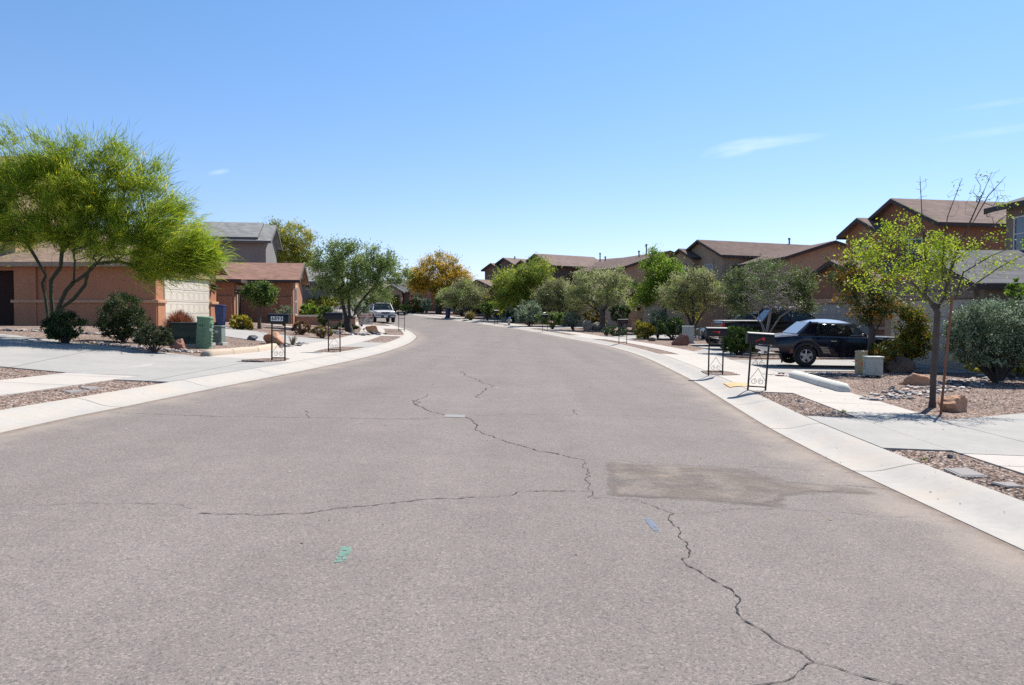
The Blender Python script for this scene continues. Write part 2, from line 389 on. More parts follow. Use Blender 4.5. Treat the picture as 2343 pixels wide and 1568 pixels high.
drive('driveway',[(-9.6,51.2),(-17,50.3),(-22,56),(-21,66),(-14.9,64.4),(-12.2,57.5)],DRIVE,.0165)
drive('driveway',[(-19.5,78),(-22.5,83),(-34,74),(-34,64),(-28,62)],DRIVE,.0165)
# right side
drive('driveway',strip_between('R',.705,1.495,8.95,11.8),DRIVE,.017)
drive('driveway',strip_between('R',1.48,2.85,8.75,12.6),DRIVE,.0185)
drive('driveway',[tuple(p) for p in offs(RC,RA,'R',2.84,8.9,12.0)[0]]+[(6.75,11.9),(8.4,12.8),(11,14.1),(20,17),(20,10.4),(11,9.2)],DRIVE,.017)
drive('pavement',strip_between('R',.705,1.495,15.6,20.4),PALE,.017)
drive('driveway',strip_between('R',.705,1.495,20.3,30.2),PALE,.0165)
drive('driveway',[tuple(p) for p in offs(RC,RA,'R',2.78,19.3,27.6)[0]]+[(13.68,28.7),(13.68,22.6),(11.3,22.7),(9.6,22.45),(8.4,22.3),(7.6,21.0)],DRIVE,.0165,.1,.6)
drive('driveway',[tuple(p) for p in offs(RC,RA,'R',2.78,27.4,33.5)[0]]+[(9.0,36.2),(9.4,41.5),(16.78,42.6),(16.78,34.8),(10.2,32.6),(8.1,30.0)],DRIVE,.0155,.1)
drive('driveway',strip_between('R',.705,1.495,45.2,50.6),PALE,.017)
drive('driveway',[tuple(p) for p in offs(RC,RA,'R',2.79,45.6,50.4)[0]]+[(9.5,54.5),(15.5,62),(18.5,57.5),(10.5,49.5)],DRIVE,.0165)
drive('driveway',strip_between('R',.705,1.495,61.0,67),PALE,.017)
drive('driveway',[tuple(p) for p in offs(RC,RA,'R',2.79,61.6,66.5)[0]]+[(6,72.5),(9,75.5),(12.5,71.5),(6.5,66.0)],DRIVE,.0165)
drive('driveway',strip_between('R',.705,1.495,74.5,80.5),PALE,.017)
drive('driveway',[tuple(p) for p in offs(RC,RA,'R',2.79,75,80)[0]]+[(-2.6,85),(3,89),(4.5,84.5),(-.5,79)],DRIVE,.0165)
# gravel islands left in the concrete round the letterboxes
def island(pts,name='gravel_strip'): return sheet(name,pts,GRAVD,.028,grid=.5,thick=.012)
island([tuple(G(*p)) for p in [(552,826),(600,822.5),(652,820.5),(663,823),(650,828),(600,831),(556,830)]])
island([tuple(G(*p)) for p in [(719,806),(745,800),(775,795.5),(836,796),(800,803),(765,808)]])
island([tuple(G(*p)) for p in [(1604,851.5),(1622,849.5),(1650,850),(1675,854),(1694,860),(1655,861),(1618,858)]])
# beds of gravel between the drives
sheet('gravel_bed',[(8.25,30.0),(9.0,28.6),(13.6,29.1),(16.7,31),(16.7,34.6),(11,32.6)],GRAV,.030,thick=.02)
# asphalt repair, paint and cracks
def trace(pts): return [tuple(G(*p)) for p in pts]
sheet('asphalt_patch',trace([(1380,1056),(1470,1062),(1560,1067),(1640,1071),(1698,1073),(1722,1079),(1745,1088),(1800,1104),(1870,1109),(1935,1113),(1990,1124),(2040,1137),(1960,1133),(1880,1130),(1806,1137),(1797,1150),(1806,1164),(1700,1158),(1600,1148),(1500,1143),(1386,1137),(1388,1100)]),PATCH,.009,grid=.16,fade=.22)
sheet('utility_cover',trace([(1022,949.5),(1066,951),(1062,957),(1014,955.5)]),simple('old_concrete_cover',(.21,.205,.195),.9,scale=30),.009,grid=2)
def m_spray(name,c):
    t=NT(name); p=t.pos(); f=t.noise(p,55,2,.6); g=t.noise(p,5,3,.5)
    b=t.n('BsdfPrincipled',{'Base Color':(*c,1),'Roughness':.8}); tr=t.n('BsdfTransparent')
    uv=t.n('UVMap').outputs[0]
    k=t.math('GREATER_THAN',t.math('ADD',t.math('MULTIPLY',f,.7),t.math('MULTIPLY',g,.5)),.525)
    m=t.n('MixShader',{0:t.math('MULTIPLY',k,.62),1:tr.outputs[0],2:b.outputs[0]}); t.t.links.new(m.outputs[0],t.out.inputs[0]); return t.mat
sheet('road_marking',trace([(783,1253),(804,1254),(800,1276),(786,1288),(763,1290),(774,1272)]),m_spray('green_spray',(.13,.30,.23)),.008,grid=2)
sheet('road_marking',trace([(1473,1189),(1487,1187),(1512,1219),(1500,1222)]),m_spray('blue_spray',(.14,.19,.28)),.008,grid=2)
def m_tactile():
    t=NT('tactile_paving'); p=t.pos(); x=t.n('SeparateXYZ',{0:p})
    s=t.math('FRACT',t.math('MULTIPLY',x.outputs[0],9.)); k=t.math('GREATER_THAN',s,.45)
    c=t.mix(k,(.55,.36,.17),(.62,.25,.045)); c=t.mix(t.rng(t.noise(p,14,4,.7),.4,.75,0,.6),c,(.45,.38,.3))
    return t.bsdf(c,.85,t.bump(k,.3,.006))
sheet('tactile_paving',trace([(1655,879.6),(1707,879),(1724,888),(1670,888.5)]),m_tactile(),.026,grid=.2,thick=.01)
CRK=simple('crack_dark',(.03,.027,.025),1.0)  # one dark colour for the crack ribbons
def crack(paths):
    mb=MB()
    for pts,w in paths:
        W=[np.array(G(*p)) for p in pts]; fine=[W[0]]
        for a,b in zip(W,W[1:]):
            seg=[a,b]; dsp=.055*np.linalg.norm(b-a)
            while np.linalg.norm(seg[1]-seg[0])>.05:
                t=(b-a)/max(1e-6,np.linalg.norm(b-a)); nn=np.array([-t[1],t[0]]); nx=[]
                for p,q in zip(seg,seg[1:]): nx+=[p,(p+q)/2+nn*rng.normal(0,min(dsp,.05))]
                seg=nx+[seg[-1]]; dsp*=.62
            fine+=list(seg[1:])
        fine=np.array(fine); w=w*.52; z=H(fine[:,0],fine[:,1])+.0085
        tan=np.gradient(fine,axis=0); tan/=np.linalg.norm(tan,axis=1)[:,None]+1e-9; nn=np.stack([-tan[:,1],tan[:,0]],1)
        ww=w*.5*np.abs(rng.normal(1,.6,len(fine)))
        ww=np.maximum(ww*(rng.random(len(fine))>.04),w*.12)
        l=fine+nn*ww[:,None]; r=fine-nn*ww[:,None]; n=len(fine)
        mb.add([(a,b,c) for (a,b),c in zip(l,z)]+[(a,b,c) for (a,b),c in zip(r,z)],[(i,i+1,n+i+1,n+i) for i in range(n-1)])
    o=mb.build('road_crack',CRK); bm=bmesh.new(); bm.from_mesh(o.data)
    for f in bm.faces:
        if f.normal.z<0: f.normal_flip()
    bm.to_mesh(o.data); bm.free(); return struct(o)
crack([([(250,945),(330,948),(400,950),(560,953),(700,957),(850,958),(1012,957)],.016),
 ([(706,957),(702,948),(698,940)],.012),
 ([(1016,951),(983,942),(966,933),(951,928),(963,922),(943,916)],.022),([(951,928),(968,912),(980,902)],.018),
 ([(1058,850),(1070,862),(1088,868),(1118,880),(1112,893),(1100,903),(1097,912)],.02),
 ([(1065,955.6),(1078,960),(1084,967),(1093,975),(1088,984),(1106,995),(1146,1007),(1193,1022),(1276,1040),(1333,1053)],.022),
 ([(1335,1053),(1340,1095),(1346,1141)],.009),
 ([(1346,1127),(1280,1125.5),(1210,1126),(1185,1127),(1173,1135),(1109,1139),(1026,1142),(926,1150),(859,1158),(812,1161),(734,1171),(690,1177),(587,1181),(500,1178),(455,1176)],.014),
 ([(440,1166),(411,1156),(293,1154),(154,1154),(80,1158)],.007),
 ([(1335,1052),(1440,1057),(1560,1065),(1700,1071),(1850,1076),(2010,1086)],.006),
 ([(1356,1141),(1467,1147),(1480,1155),(1507,1166),(1540,1176)],.009),
 ([(1542,1177),(1560,1176),(1703,1166),(1803,1167),(1938,1175),(2107,1186)],.006),
 ([(1698,1073),(1722,1079),(1745,1088),(1800,1104),(1935,1113),(2050,1122)],.010),
 ([(1085,951),(1200,949.5),(1320,951),(1500,955),(1680,966)],.009),([(1322,950),(1315,938)],.015)])
crack([([(1542,1177),(1531,1184),(1529,1191),(1541,1204),(1556,1216),(1557,1222),(1552,1230),(1562,1238),(1572,1244),(1570,1251),(1580,1263),(1575,1278),(1560,1281),(1566,1290),(1572,1297),(1603,1311),(1634,1331),(1672,1350),(1680,1362),(1694,1378),(1683,1391),(1687,1405),(1700,1421),(1747,1447),(1797,1482),(1831,1494),(1847,1508),(1863,1519)],.013),
 ([(1863,1519),(1848,1522),(1838,1533),(1822,1547),(1806,1558),(1760,1568),(1700,1580)],.010),
 ([(1863,1519),(1907,1528),(1947,1544),(1990,1556),(2032,1566),(2100,1580)],.012)])
# ground covers of water meters in the strips
LIDM=simple('meter_lid_concrete',(.215,.195,.185),.9,scale=40); RIMM=simple('meter_rim_concrete',(.36,.34,.31),.9,scale=40)
def lid(pts,label,white=False):
    W=[G(*p) for p in pts]; c=np.mean(W,axis=0); o=empty('meter_cover',(c[0],c[1],gz(*c)),0,label,'ground cover','meter covers set in the gravel')
    sh=lambda k,dz:[Vector((c[0]+(a-c[0])*k,c[1]+(b-c[1])*k,gz(c[0]+(a-c[0])*k,c[1]+(b-c[1])*k)+dz))-Vector((c[0],c[1],gz(*c))) for a,b in W]
    MB().prism(sh(1,-.05),(0,0,.062)).build('rim',RIMM if white else LIDM,o,bevel=.006); MB().prism(sh(.87,-.02),(0,0,.038)).build('lid',LIDM,o)
    return o
lid([(180,888.5),(213,885.5),(236,889),(205,893.5)],'grey meter cover in the left gravel strip, the one nearer the driveway')
lid([(140,896.5),(175,893.5),(196,896.5),(160,901.5)],'grey meter cover in the left gravel strip, the one farther from the driveway')
lid([(2159,1074),(2214,1073.5),(2262,1093),(2199,1092.5)],'grey meter cover with a pale raised rim in the right gravel strip',True)
lid([(2262,1106),(2318,1107),(2343,1117.5),(2304,1117)],'plain grey meter cover at the right frame edge',False)

# loose stones of the gravel beds as real pebbles where they lie near, and a little litter
def pebbles(name,label,polys,n,smin,smax,mats,dz=.012,flat=.6):
    B=np.array([(1,0,0),(-1,0,0),(0,1,0),(0,-1,0),(0,0,1),(0,0,-1)],float); Fc=[(0,2,4),(2,1,4),(1,3,4),(3,0,4),(2,0,5),(1,2,5),(3,1,5),(0,3,5)]
    P=[]; areas=[]
    for pl in polys:
        a=np.array(pl); areas.append(abs(np.sum(a[:,0]*np.roll(a[:,1],-1)-a[:,1]*np.roll(a[:,0],-1)))/2)
    for pl,ar in zip(polys,areas):
        a=np.array(pl); k=int(n*ar/sum(areas)); lo,hi=a.min(0),a.max(0); got=0
        while got<k:
            q=rng.uniform(lo,hi,(k*2,2)); ins=np.zeros(len(q),bool)
            for (x0,y0),(x1,y1) in zip(a,np.roll(a,-1,0)):
                c=((y0>q[:,1])!=(y1>q[:,1])); xi=(x1-x0)*(q[:,1]-y0)/((y1-y0) if abs(y1-y0)>1e-9 else 1e-9)+x0; ins^=c&(q[:,0]<xi)
            q=q[ins][:k-got]; P.append(q); got+=len(q)
    P=np.concatenate(P); z=H(P[:,0],P[:,1])+dz; m=len(P); s=rng.uniform(smin,smax,m)*np.where(rng.random(m)<.08,1.8,1); an=rng.uniform(0,6.28,m)
    V=B[None]*rng.uniform(.6,1.3,(m,6,1))*s[:,None,None]*np.array([1.25,.85,flat]); c,sn=np.cos(an)[:,None],np.sin(an)[:,None]
    V=np.stack([V[...,0]*c-V[...,1]*sn+P[:,0:1],V[...,0]*sn+V[...,1]*c+P[:,1:2],V[...,2]+z[:,None]],-1).reshape(-1,3)
    Ft=(np.array(Fc)[None]+(np.arange(m)*6)[:,None,None]).reshape(-1,3)
    me=bpy.data.meshes.new(name); me.from_pydata(V.tolist(),[],Ft.tolist()); o=link(name,me,None,mats); me.polygons.foreach_set('material_index',np.repeat(rng.integers(0,len(mats),m),8)); return tag(o,label,'gravel',kind='stuff')
PEB=[simple('pebble_%s'%n,c,.9,0,.25,20) for n,c in (('rust',(.26,.16,.12)),('tan',(.36,.26,.2)),('dark',(.12,.09,.08)),('pale',(.46,.4,.35)),('pink',(.33,.22,.18)))]
pebbles('loose_gravel','loose brown and pink gravel stones lying in the right strips',[strip_between('R',.72,1.48,5.2,8.85),strip_between('R',.72,1.48,11.9,15.5)],1500,.008,.016,PEB,.004)
pebbles('loose_gravel','loose gravel stones lying on the right front lot',[[(6.9,13.2),(7.5,17.2),(9.0,20.0),(12,21.5),(14,19),(12.5,15.5),(9.0,13.6)]],2600,.010,.02,PEB,.004)
pebbles('loose_gravel','loose gravel stones lying in the left strip',[strip_between('L',.72,1.70,7.5,13.5),strip_between('L',3.2,4.6,9,14.2)],1500,.008,.016,PEB,.004)
pebbles('grit','grit and stray pebbles on the right kerb and sidewalk',[strip_between('R',.0,.7,4.5,24),strip_between('R',1.5,2.8,8,24)],110,.004,.009,[PEB[0],PEB[2]],.018)
pebbles('leaf_litter','dry leaf bits scattered on the road',[strip_between('R',-8.5,-.1,4,40)],120,.008,.02,[simple('dry_leaf',(.25,.17,.09),.9),PEB[2],simple('bleached_leaf',(.5,.45,.38),.9)],.008,.15)
# ---------------------------------------------------------------- houses
PEACH=m_stucco('peach_stucco',(.425,.20,.115)); RUST=m_stucco('rust_stucco',(.31,.16,.10)); GREYST=m_stucco('grey_stucco',(.205,.195,.185))
REDB=m_stucco('red_brown_stucco',(.29,.145,.09)); TAUPE=m_stucco('taupe_stucco',(.24,.19,.15)); TAN=m_stucco('tan_stucco',(.42,.28,.19)); TAN2=m_stucco('brown_tan_stucco',(.40,.285,.20))
PINKT=m_stucco('pink_tan_stucco',(.40,.25,.18)); UMB=m_stucco('umber_stucco',(.20,.125,.09)); PALEST=m_stucco('pale_stucco',(.5,.44,.36))
SH_BR=m_shingle('brown_shingles',(.205,.15,.128)); SH_GR=m_shingle('grey_shingles',(.125,.125,.13),.13); SH_DK=m_shingle('dark_brown_shingles',(.15,.105,.09)); SH_TN=m_shingle('tan_shingles',(.26,.185,.135)); SH_RD=m_shingle('reddish_shingles',(.25,.145,.11)); SH_G2=m_shingle('weathered_grey_shingles',(.235,.235,.225),.14)
FAS_D=simple('dark_fascia_paint',(.045,.03,.024),.7); FAS_T=simple('tan_fascia_paint',(.30,.22,.16),.8); FAS_G=simple('grey_fascia_paint',(.10,.095,.09),.8)
TRIM=m_stucco('cream_trim',(.52,.37,.25),60,.1); DOORW=simple('cream_garage_paint',(.62,.55,.45),.55,var=.06); DOORG=simple('grey_garage_paint',(.40,.345,.285),.55,var=.06); DARKD=simple('dark_door_paint',(.04,.025,.02),.5)
PANE=m_glass('window_pane',(.05,.075,.11),.0); FRAMEW=simple('pale_window_frame',(.6,.58,.55),.5); PIPE=simple('galvanised_pipe',(.16,.15,.15),.6,.3)
LAMPB=simple('black_lamp_metal',(.02,.02,.02),.4); BELT=m_stucco('belt_trim',(.50,.30,.19),60,.1)
SEG='x'
def walls(parent,x0,x1,y0,y1,z0,ze,ax,pitch,mat,name='wall'):
    mb=MB()
    if ax=='x':
        h=pitch*(y1-y0)/2; mb.prism([(x0,y0,z0),(x0,y1,z0),(x0,y1,ze),(x0,(y0+y1)/2,ze+h),(x0,y0,ze)],(x1-x0,0,0))
    else:
        h=pitch*(x1-x0)/2; mb.prism([(x0,y0,z0),(x1,y0,z0),(x1,y0,ze),((x0+x1)/2,y0,ze+h),(x0,y0,ze)],(0,y1-y0,0))
    return mb.build(name,mat,parent)
def gable_roof(parent,x0,x1,y0,y1,ze,ax,pitch,ov,mat,fas,th=.09,ove=None):
    mb=MB(); fb=MB(); ove=ov if ove is None else ove
    sw=(lambda u,v,z:(u,v,z)) if ax=='x' else (lambda u,v,z:(v,u,z))
    if ax=='y': x0,x1,y0,y1=y0,y1,x0,x1
    ym=(y0+y1)/2; zr=ze+pitch*(y1-y0)/2+.012; a,b=x0-ove,x1+ove
    for s in (-1,1):
        ye=(y0-ov) if s<0 else (y1+ov); zE=ze-pitch*ov+.012
        pr=[(a,ym,zr),(a,ye,zE),(a,ye,zE+th),(a,ym,zr+th)]
        mb.prism([sw(*p) for p in pr],sw(b-a,0,0))
        fb.prism([sw(a+.01,ye+s*.003,zE-.10),sw(a+.01,ye+s*.033,zE-.10),sw(a+.01,ye+s*.033,zE+th-.012),sw(a+.01,ye+s*.003,zE+th-.012)],sw(b-a-.02,0,0))
        for xx,q in ((a-.033,1),(b+.003,1)):
            fb.prism([sw(xx,ym,zr-.13),sw(xx,ye,zE-.13),sw(xx,ye,zE+th-.015),sw(xx,ym,zr+th-.015)],sw(.03,0,0))
    r=mb.build('roof',mat,parent); fb.build('fascia',fas,r); return r
def frame_of(n):
    n=Vector(n).normalized(); z=Vector((0,0,1)); u=z.cross(n); return Matrix((u,n,z)).transposed(),u,n
def window(parent,p,w,h,n,head=True,trim=None,grid=True,pane=None):
    """p is the middle of the sill on the wall face"""
    q,u,n=frame_of(n); p=Vector(p); t=.055
    f=MB()
    for s in (-1,1): f.box(p+u*s*(w/2-t/2)+Vector((0,0,h/2))+n*.02,(t,.06,h),q)
    f.box(p+Vector((0,0,t/2))+n*.02,(w-2*t,.06,t),q).box(p+Vector((0,0,h-t/2))+n*.02,(w-2*t,.06,t),q)
    if grid: f.box(p+Vector((0,0,h/2))+n*.018,(w-2*t,.05,.035),q)
    fo=f.build('window',FRAMEW,parent)
    MB().box(p+Vector((0,0,h/2))+n*.004,(w-2*t,.02,h-2*t),q).build('pane',pane or PANE,fo)
    if head: MB().box(p+Vector((0,0,h+.11))+n*.03,(w+.3,.10,.20),q).build('lintel',trim or TRIM,parent)
    return fo
def garage_door(parent,p,w,h,n,mat,cols=8,rows=4):
    """p is the middle of the threshold on the wall face"""
    q,u,n=frame_of(n); p=Vector(p); mb=MB(); mb.box(p+Vector((0,0,h/2))+n*.01,(w,.04,h),q)
    ph=h/rows; pw=w/cols
    for r in range(rows):
        for c in range(cols):
            cc=p+u*(-w/2+(c+.5)*pw)+Vector((0,0,(r+.5)*ph))+n*.0325
            for s in (-1,1):
                mb.box(cc+u*s*(pw*.40),(.025,.007,ph*.72),q); mb.box(cc+Vector((0,0,s*ph*.33)),(pw*.80-.03,.007,.025),q)
        if r: mb.box(p+Vector((0,0,r*ph))+n*.031,(w,.006,.012),q,1)
    return mb.build('garage_door',[mat,FAS_D],parent)
def obox(parent,name,p,d,n,mat,bevel=0):
    q,u,n=frame_of(n); return MB().box(Vector(p),d,q).build(name,mat,parent,bevel=bevel)
def lamp(parent,p,n):
    q,u,n=frame_of(n); p=Vector(p); mb=MB(); mb.box(p+n*.03,(.11,.05,.2),q); mb.bar(p+n*.05+Vector((0,0,.08)),p+n*.16+Vector((0,0,.1)),.025)
    mb.box(p+n*.16+Vector((0,0,-.03)),(.13,.13,.2),q,0,1.25); mb.box(p+n*.16+Vector((0,0,.10)),(.2,.2,.04),q)
    return mb.build('wall_lamp',LAMPB,parent)
def pipe(h,px,yt,yb,y):
    t=PX(px,yt,y); b=PX(px,yb+8,y); M=h.matrix_basis.inverted(); t=M@t;b=M@b
    mb=MB(); mb.tube([b,t],.065,8); mb.lathe([(.10,0),(.10,.14),(.04,.17)],10,t-Vector((0,0,.1))); return mb.build('vent_pipe',PIPE,h)
def house(x,y,th,label,zoff=0):
    h=empty('stucco_house',(x,y,gz(x,y)+zoff),R(th),label,'house'); bpy.context.view_layer.update(); return h
# --- peach house on the left, garage towards the street
A=house(-14.75,32.4,0,'peach stucco house behind the big feathery tree, cream double garage door facing the street')
walls(A,-5.7,0,0,6.6,-.6,2.77,'x',.43,PEACH); walls(A,-16,-5.7,2.6,6.9,-.6,2.77,'x',.43,PEACH)
walls(A,-16,-6.15,.6,6.6,-.3,6.4,'x',.42,m_stucco('olive_tan_stucco',(.36,.25,.16)),'upper_wall')
gable_roof(A,-16,0,0,6.6,2.77,'x',.43,.45,SH_TN,FAS_T); gable_roof(A,-16,-6.15,.6,6.6,6.4,'x',.42,.4,SH_TN,FAS_T)
garage_door(A,(-.0,3.2,.02),4.88,2.13,(1,0,0),DOORW)
obox(A,'lintel',(.06,3.2,2.32),(5.5,.16,.24),(1,0,0),TRIM)
for yy,w in ((.36,.72),(6.12,.9)):
    obox(A,'belt_course',(.075,yy,1.07),(w,.15,.13),(1,0,0),BELT,.02)
    obox(A,'pilaster',(.04,yy,.5),(w,.08,1.0),(1,0,0),PEACH)
obox(A,'belt_course',(-2.9,-.07,1.07),(6.1,.14,.13),(0,-1,0),BELT,.02); obox(A,'plinth',(-2.9,-.035,.3),(5.9,.07,1.41),(0,-1,0),PEACH)
obox(A,'porch_beam',(-10.6,.12,2.56),(9.7,.24,.42),(0,-1,0),PEACH)
obox(A,'porch_column',(-5.35,-.05,1.2),(.9,.12,2.7),(0,-1,0),PEACH); obox(A,'entry_door',(-8.2,2.57,1.05),(.95,.06,2.1),(0,-1,0),DARKD); obox(A,'porch_shade_panel',(-10.9,.50,1.15),(10.0,.06,2.4),(0,-1,0),simple('porch_shade_brown',(.03,.012,.009),.9))  # near-black panel added across the porch opening, paints in the recess shade
lamp(A,(0,6.05,1.85),(1,0,0)); obox(A,'downspout',(-4.6,-.04,1.9),(.08,.08,1.6),(0,-1,0),PEACH)
# --- rust coloured single storey house
B=house(-13.7,48.9,10,'rust brown single storey house with a reddish roof behind the clipped round tree')
walls(B,-12,0,0,6.5,-.6,2.8,'x',.34,RUST); gable_roof(B,-12,0,0,6.5,2.8,'x',.34,.45,SH_RD,FAS_D)
MB().box((-6.1,-1.24,1.1),(6,2.47,3.4)).build('entry_wall',RUST,B)
def hip_roof(par):
    xa,xb,yf=-9.55,-2.65,-2.95; z=2.66; hw=(xb-xa)/2; xm=(xa+xb)/2; zr=z+.34*hw
    mb=MB().add([(xa,yf,z),(xb,yf,z),(xb,.6,z),(xa,.6,z),(xm,yf+hw,zr),(xm,4.2,zr),(xa,.6,z-.1),(xa,yf,z-.1),(xb,yf,z-.1),(xb,.6,z-.1)],[(0,1,4),(1,2,5,4),(3,0,4,5),(0,7,8,1),(1,8,9,2),(0,3,6,7),(6,9,8,7)])
    r=mb.build('entry_roof',SH_RD,par); fb=MB(); fb.box(((xa+xb)/2,yf-.018,z-.09),(hw*2,.03,.2)); fb.box((xb+.018,(yf+.1)/2,z-.09),(.03,-yf+.1,.2)); fb.build('fascia',FAS_D,r)
hip_roof(B)
obox(B,'door_trim',(-3.07,-1.1,1.18),(1.5,.1,2.4),(1,0,0),TRIM); obox(B,'front_door',(-3.02,-1.1,1.06),(1.0,.06,2.1),(1,0,0),DARKD)
lamp(B,(-3.1,-2.2,1.95),(1,0,0)); obox(B,'buttress',(-.45,-.07,.75),(.75,.14,1.9),(0,-1,0),RUST,.03); obox(B,'buttress',(-3.6,-2.53,.75),(.8,.14,1.9),(0,-1,0),RUST,.03)
window(B,(0,1.5,.55),1.1,1.75,(1,0,0),True)
# --- grey two storey house beyond it
Cc=house(-17.9,57,10,'grey two storey house with weathered grey roof, left, behind the rust house')
walls(Cc,-9,0,0,6.4,-.6,5.75,'x',.42,GREYST); gable_roof(Cc,-9,0,0,6.4,5.75,'x',.42,.4,SH_G2,FAS_G)
gable_roof(Cc,-4.5,-.9,.2,6.2,6.0,'x',.42,.35,SH_G2,FAS_G)
walls(Cc,0.01,4.5,1.2,6.2,-.6,2.9,'x',.42,GREYST,'wing_wall'); gable_roof(Cc,.3,4.5,1.2,6.2,2.9,'x',.42,.4,SH_G2,FAS_G)
# --- house at the right edge
D=house(13.7,22.7,0,'taupe house at the right frame edge with a grey shingled garage roof')
walls(D,0,9,0,6,-.6,2.65,'x',.35,TAUPE); gable_roof(D,0,9,0,6,2.65,'x',.35,.45,SH_GR,FAS_D)
walls(D,4.3,12.5,-1.6,5.9,-.6,5.65,'y',.3,TAUPE,'upper_wall'); gable_roof(D,4.3,12.5,-1.6,5.9,5.65,'y',.3,.5,SH_GR,FAS_D)
garage_door(D,(0,3.0,.02),4.88,2.13,(-1,0,0),DOORG); obox(D,'lintel',(-.05,3.0,2.3),(5.4,.14,.22),(-1,0,0),TAUPE)
window(D,(4.3,4.45,3.92),1.9,1.25,(-1,0,0),False)
window(D,(4.3,1.2,3.92),1.9,1.25,(-1,0,0),False)
# --- the two storey type that repeats along the right side
def street_house(x,y,th,label,wm,rm,fm,hw=2.55,eave=5.9,gar=None,L=11,pitch=.47,win=True,small=True):
    h=house(x,y,th,label)
    walls(h,0,L,0,2*hw,-.8,eave,'x',pitch,wm,'upper_wall'); gable_roof(h,0,L,0,2*hw,eave,'x',pitch,.38,rm,fm)
    if small:
        b0,b1=1.64*hw-1.35,1.64*hw+1.35; walls(h,-.6,2.2,b0,b1,-.8,eave-.03,'x',pitch,wm,'bay_wall'); gable_roof(h,-.6,2.4,b0,b1,eave-.03,'x',pitch,.33,rm,fm)
        if win: window(h,(-.6,1.64*hw,eave-2.0),.9,1.25,(-1,0,0),True,wm)
    if win: window(h,(0,1.55,eave-1.95),.95,1.3,(-1,0,0),True,wm)
    if gar:
        x0,y0,y1,dm=gar
        walls(h,x0,.6,y0,y1,-.8,2.75,'x',.36,wm); gable_roof(h,x0,.7,y0,y1,2.75,'x',.36,.45,rm,fm)
        ym=(y0+y1)/2; garage_door(h,(x0,ym,.02),4.88,2.13,(-1,0,0),dm)
        obox(h,'lintel',(x0-.06,ym,2.3),(5.6,.14,.24),(-1,0,0),BELT)
        for s in (-1,1):
            w=(y1-y0)/2-2.62; yy=ym+s*(2.62+w/2); obox(h,'pilaster',(x0-.05,yy,.45),(w,.1,1.0),(-1,0,0),wm); obox(h,'belt_course',(x0-.08,yy,1.02),(w+.03,.16,.13),(-1,0,0),BELT,.02)
            lamp(h,(x0-.0,ym+s*2.9,1.85),(-1,0,0))
    return h
E1=street_house(19.8,36.3,12,'red brown two storey house behind the navy coupe and black pickup',REDB,SH_BR,FAS_D,2.9,5.95,(-3.3,-1.2,6.9,DOORG),10)
E2=street_house(16.0,59.6,25,'dark tan two storey house with twin gables, right of the bright lime tree',TAN2,SH_DK,FAS_D,2.55,6.0,(-4.2,-2.0,5.8,DOORG),13)
E15=house(17.9,50.5,3,'tan house with a broad low gable facing the camera, left of the red brown house')
walls(E15,0,5.6,0,11,-.8,5.3,'y',.32,TAN); gable_roof(E15,0,5.6,0,11,5.3,'y',.32,.45,SH_DK,FAS_D)
pipe(E2,1806,546,567,66)
E4=house(10.4,71.5,18,'tan house with a low gable behind the round grey green tree')
walls(E4,0,8.6,0,12,-.8,5.4,'y',.33,TAN); gable_roof(E4,0,8.6,0,12,5.4,'y',.33,.45,SH_DK,FAS_D)
walls(E4,-4.6,0.0,-1.6,5.2,-.8,2.8,'y',.36,TAN2,'garage_wall'); gable_roof(E4,-4.6,-.1,-1.6,5.2,2.8,'y',.36,.4,SH_DK,FAS_D)
garage_door(E4,(-2.3,-1.6,.02),3.2,2.13,(0,-1,0),DOORG,5)
pipe(E4,1479,560,583,76); pipe(E4,1462,575,589,76)
E3=street_house(4.3,82.2,38,'brown roofed two storey house behind the weeping green tree',UMB,SH_BR,FAS_D,2.6,5.75,(-4,-1,6.8,DOORG),8)
E3b=house(7.2,91.2,-51,'brown roofed house whose ridge falls toward the valley beside the weeping tree')
walls(E3b,-1,9,-3.2,3.2,-.8,5.5,'x',.3,UMB); gable_roof(E3b,-1,7.5,-3.2,3.2,5.5,'x',.3,.4,SH_BR,FAS_D)
pipe(E3b,1373,580,596,86); pipe(E3b,1385,588,602,85.5)
E5=street_house(1.0,94.2,45,'mauve brown two storey house with small gables, right of the yellow tree',m_stucco('mauve_stucco',(.22,.15,.125)),SH_BR,FAS_D,2.6,5.7,(-4,-1,6.8,DOORG),11)
pipe(E5,1178,588,606,97)
# --- houses closing the street
F1=house(-16.6,108,0,'low grey roofed house at the end of the street behind the white car')
walls(F1,0,5.2,0,7,-.8,2.5,'x',.42,m_stucco('khaki_stucco',(.42,.32,.25))); gable_roof(F1,0,5.2,0,7,2.5,'x',.42,.4,SH_GR,FAS_G)
walls(F1,-1.2,1.6,-1.5,0,-.8,2.5,'y',.6,TAN2,'gable_wall'); gable_roof(F1,-1.2,1.6,-1.5,1.5,2.5,'y',.6,.25,SH_GR,FAS_G); window(F1,(3.3,0,.9),.9,1.2,(0,-1,0),False)
garage_door(F1,(.2,-1.5,.02),2.2,2.0,(0,-1,0),DARKD,4)
F2=house(-13.7,104.8,8,'small peach gabled house at the end of the street under the yellow tree')
walls(F2,0,2.9,0,6,-.8,2.6,'y',.75,m_stucco('orange_stucco',(.58,.30,.19))); gable_roof(F2,0,2.9,0,6,2.6,'y',.75,.3,SH_TN,FAS_T); garage_door(F2,(1.45,0,.02),2.0,2.0,(0,-1,0),PINKT,4); obox(F2,'lintel',(1.45,-.05,2.3),(2.6,.12,.2),(0,-1,0),TRIM)
lamp(F2,(.2,0,1.9),(0,-1,0)); lamp(F2,(2.7,0,1.9),(0,-1,0))
F3=house(-10.7,103,20,'brown and cream house at the end of the street behind the dark tree trunk')
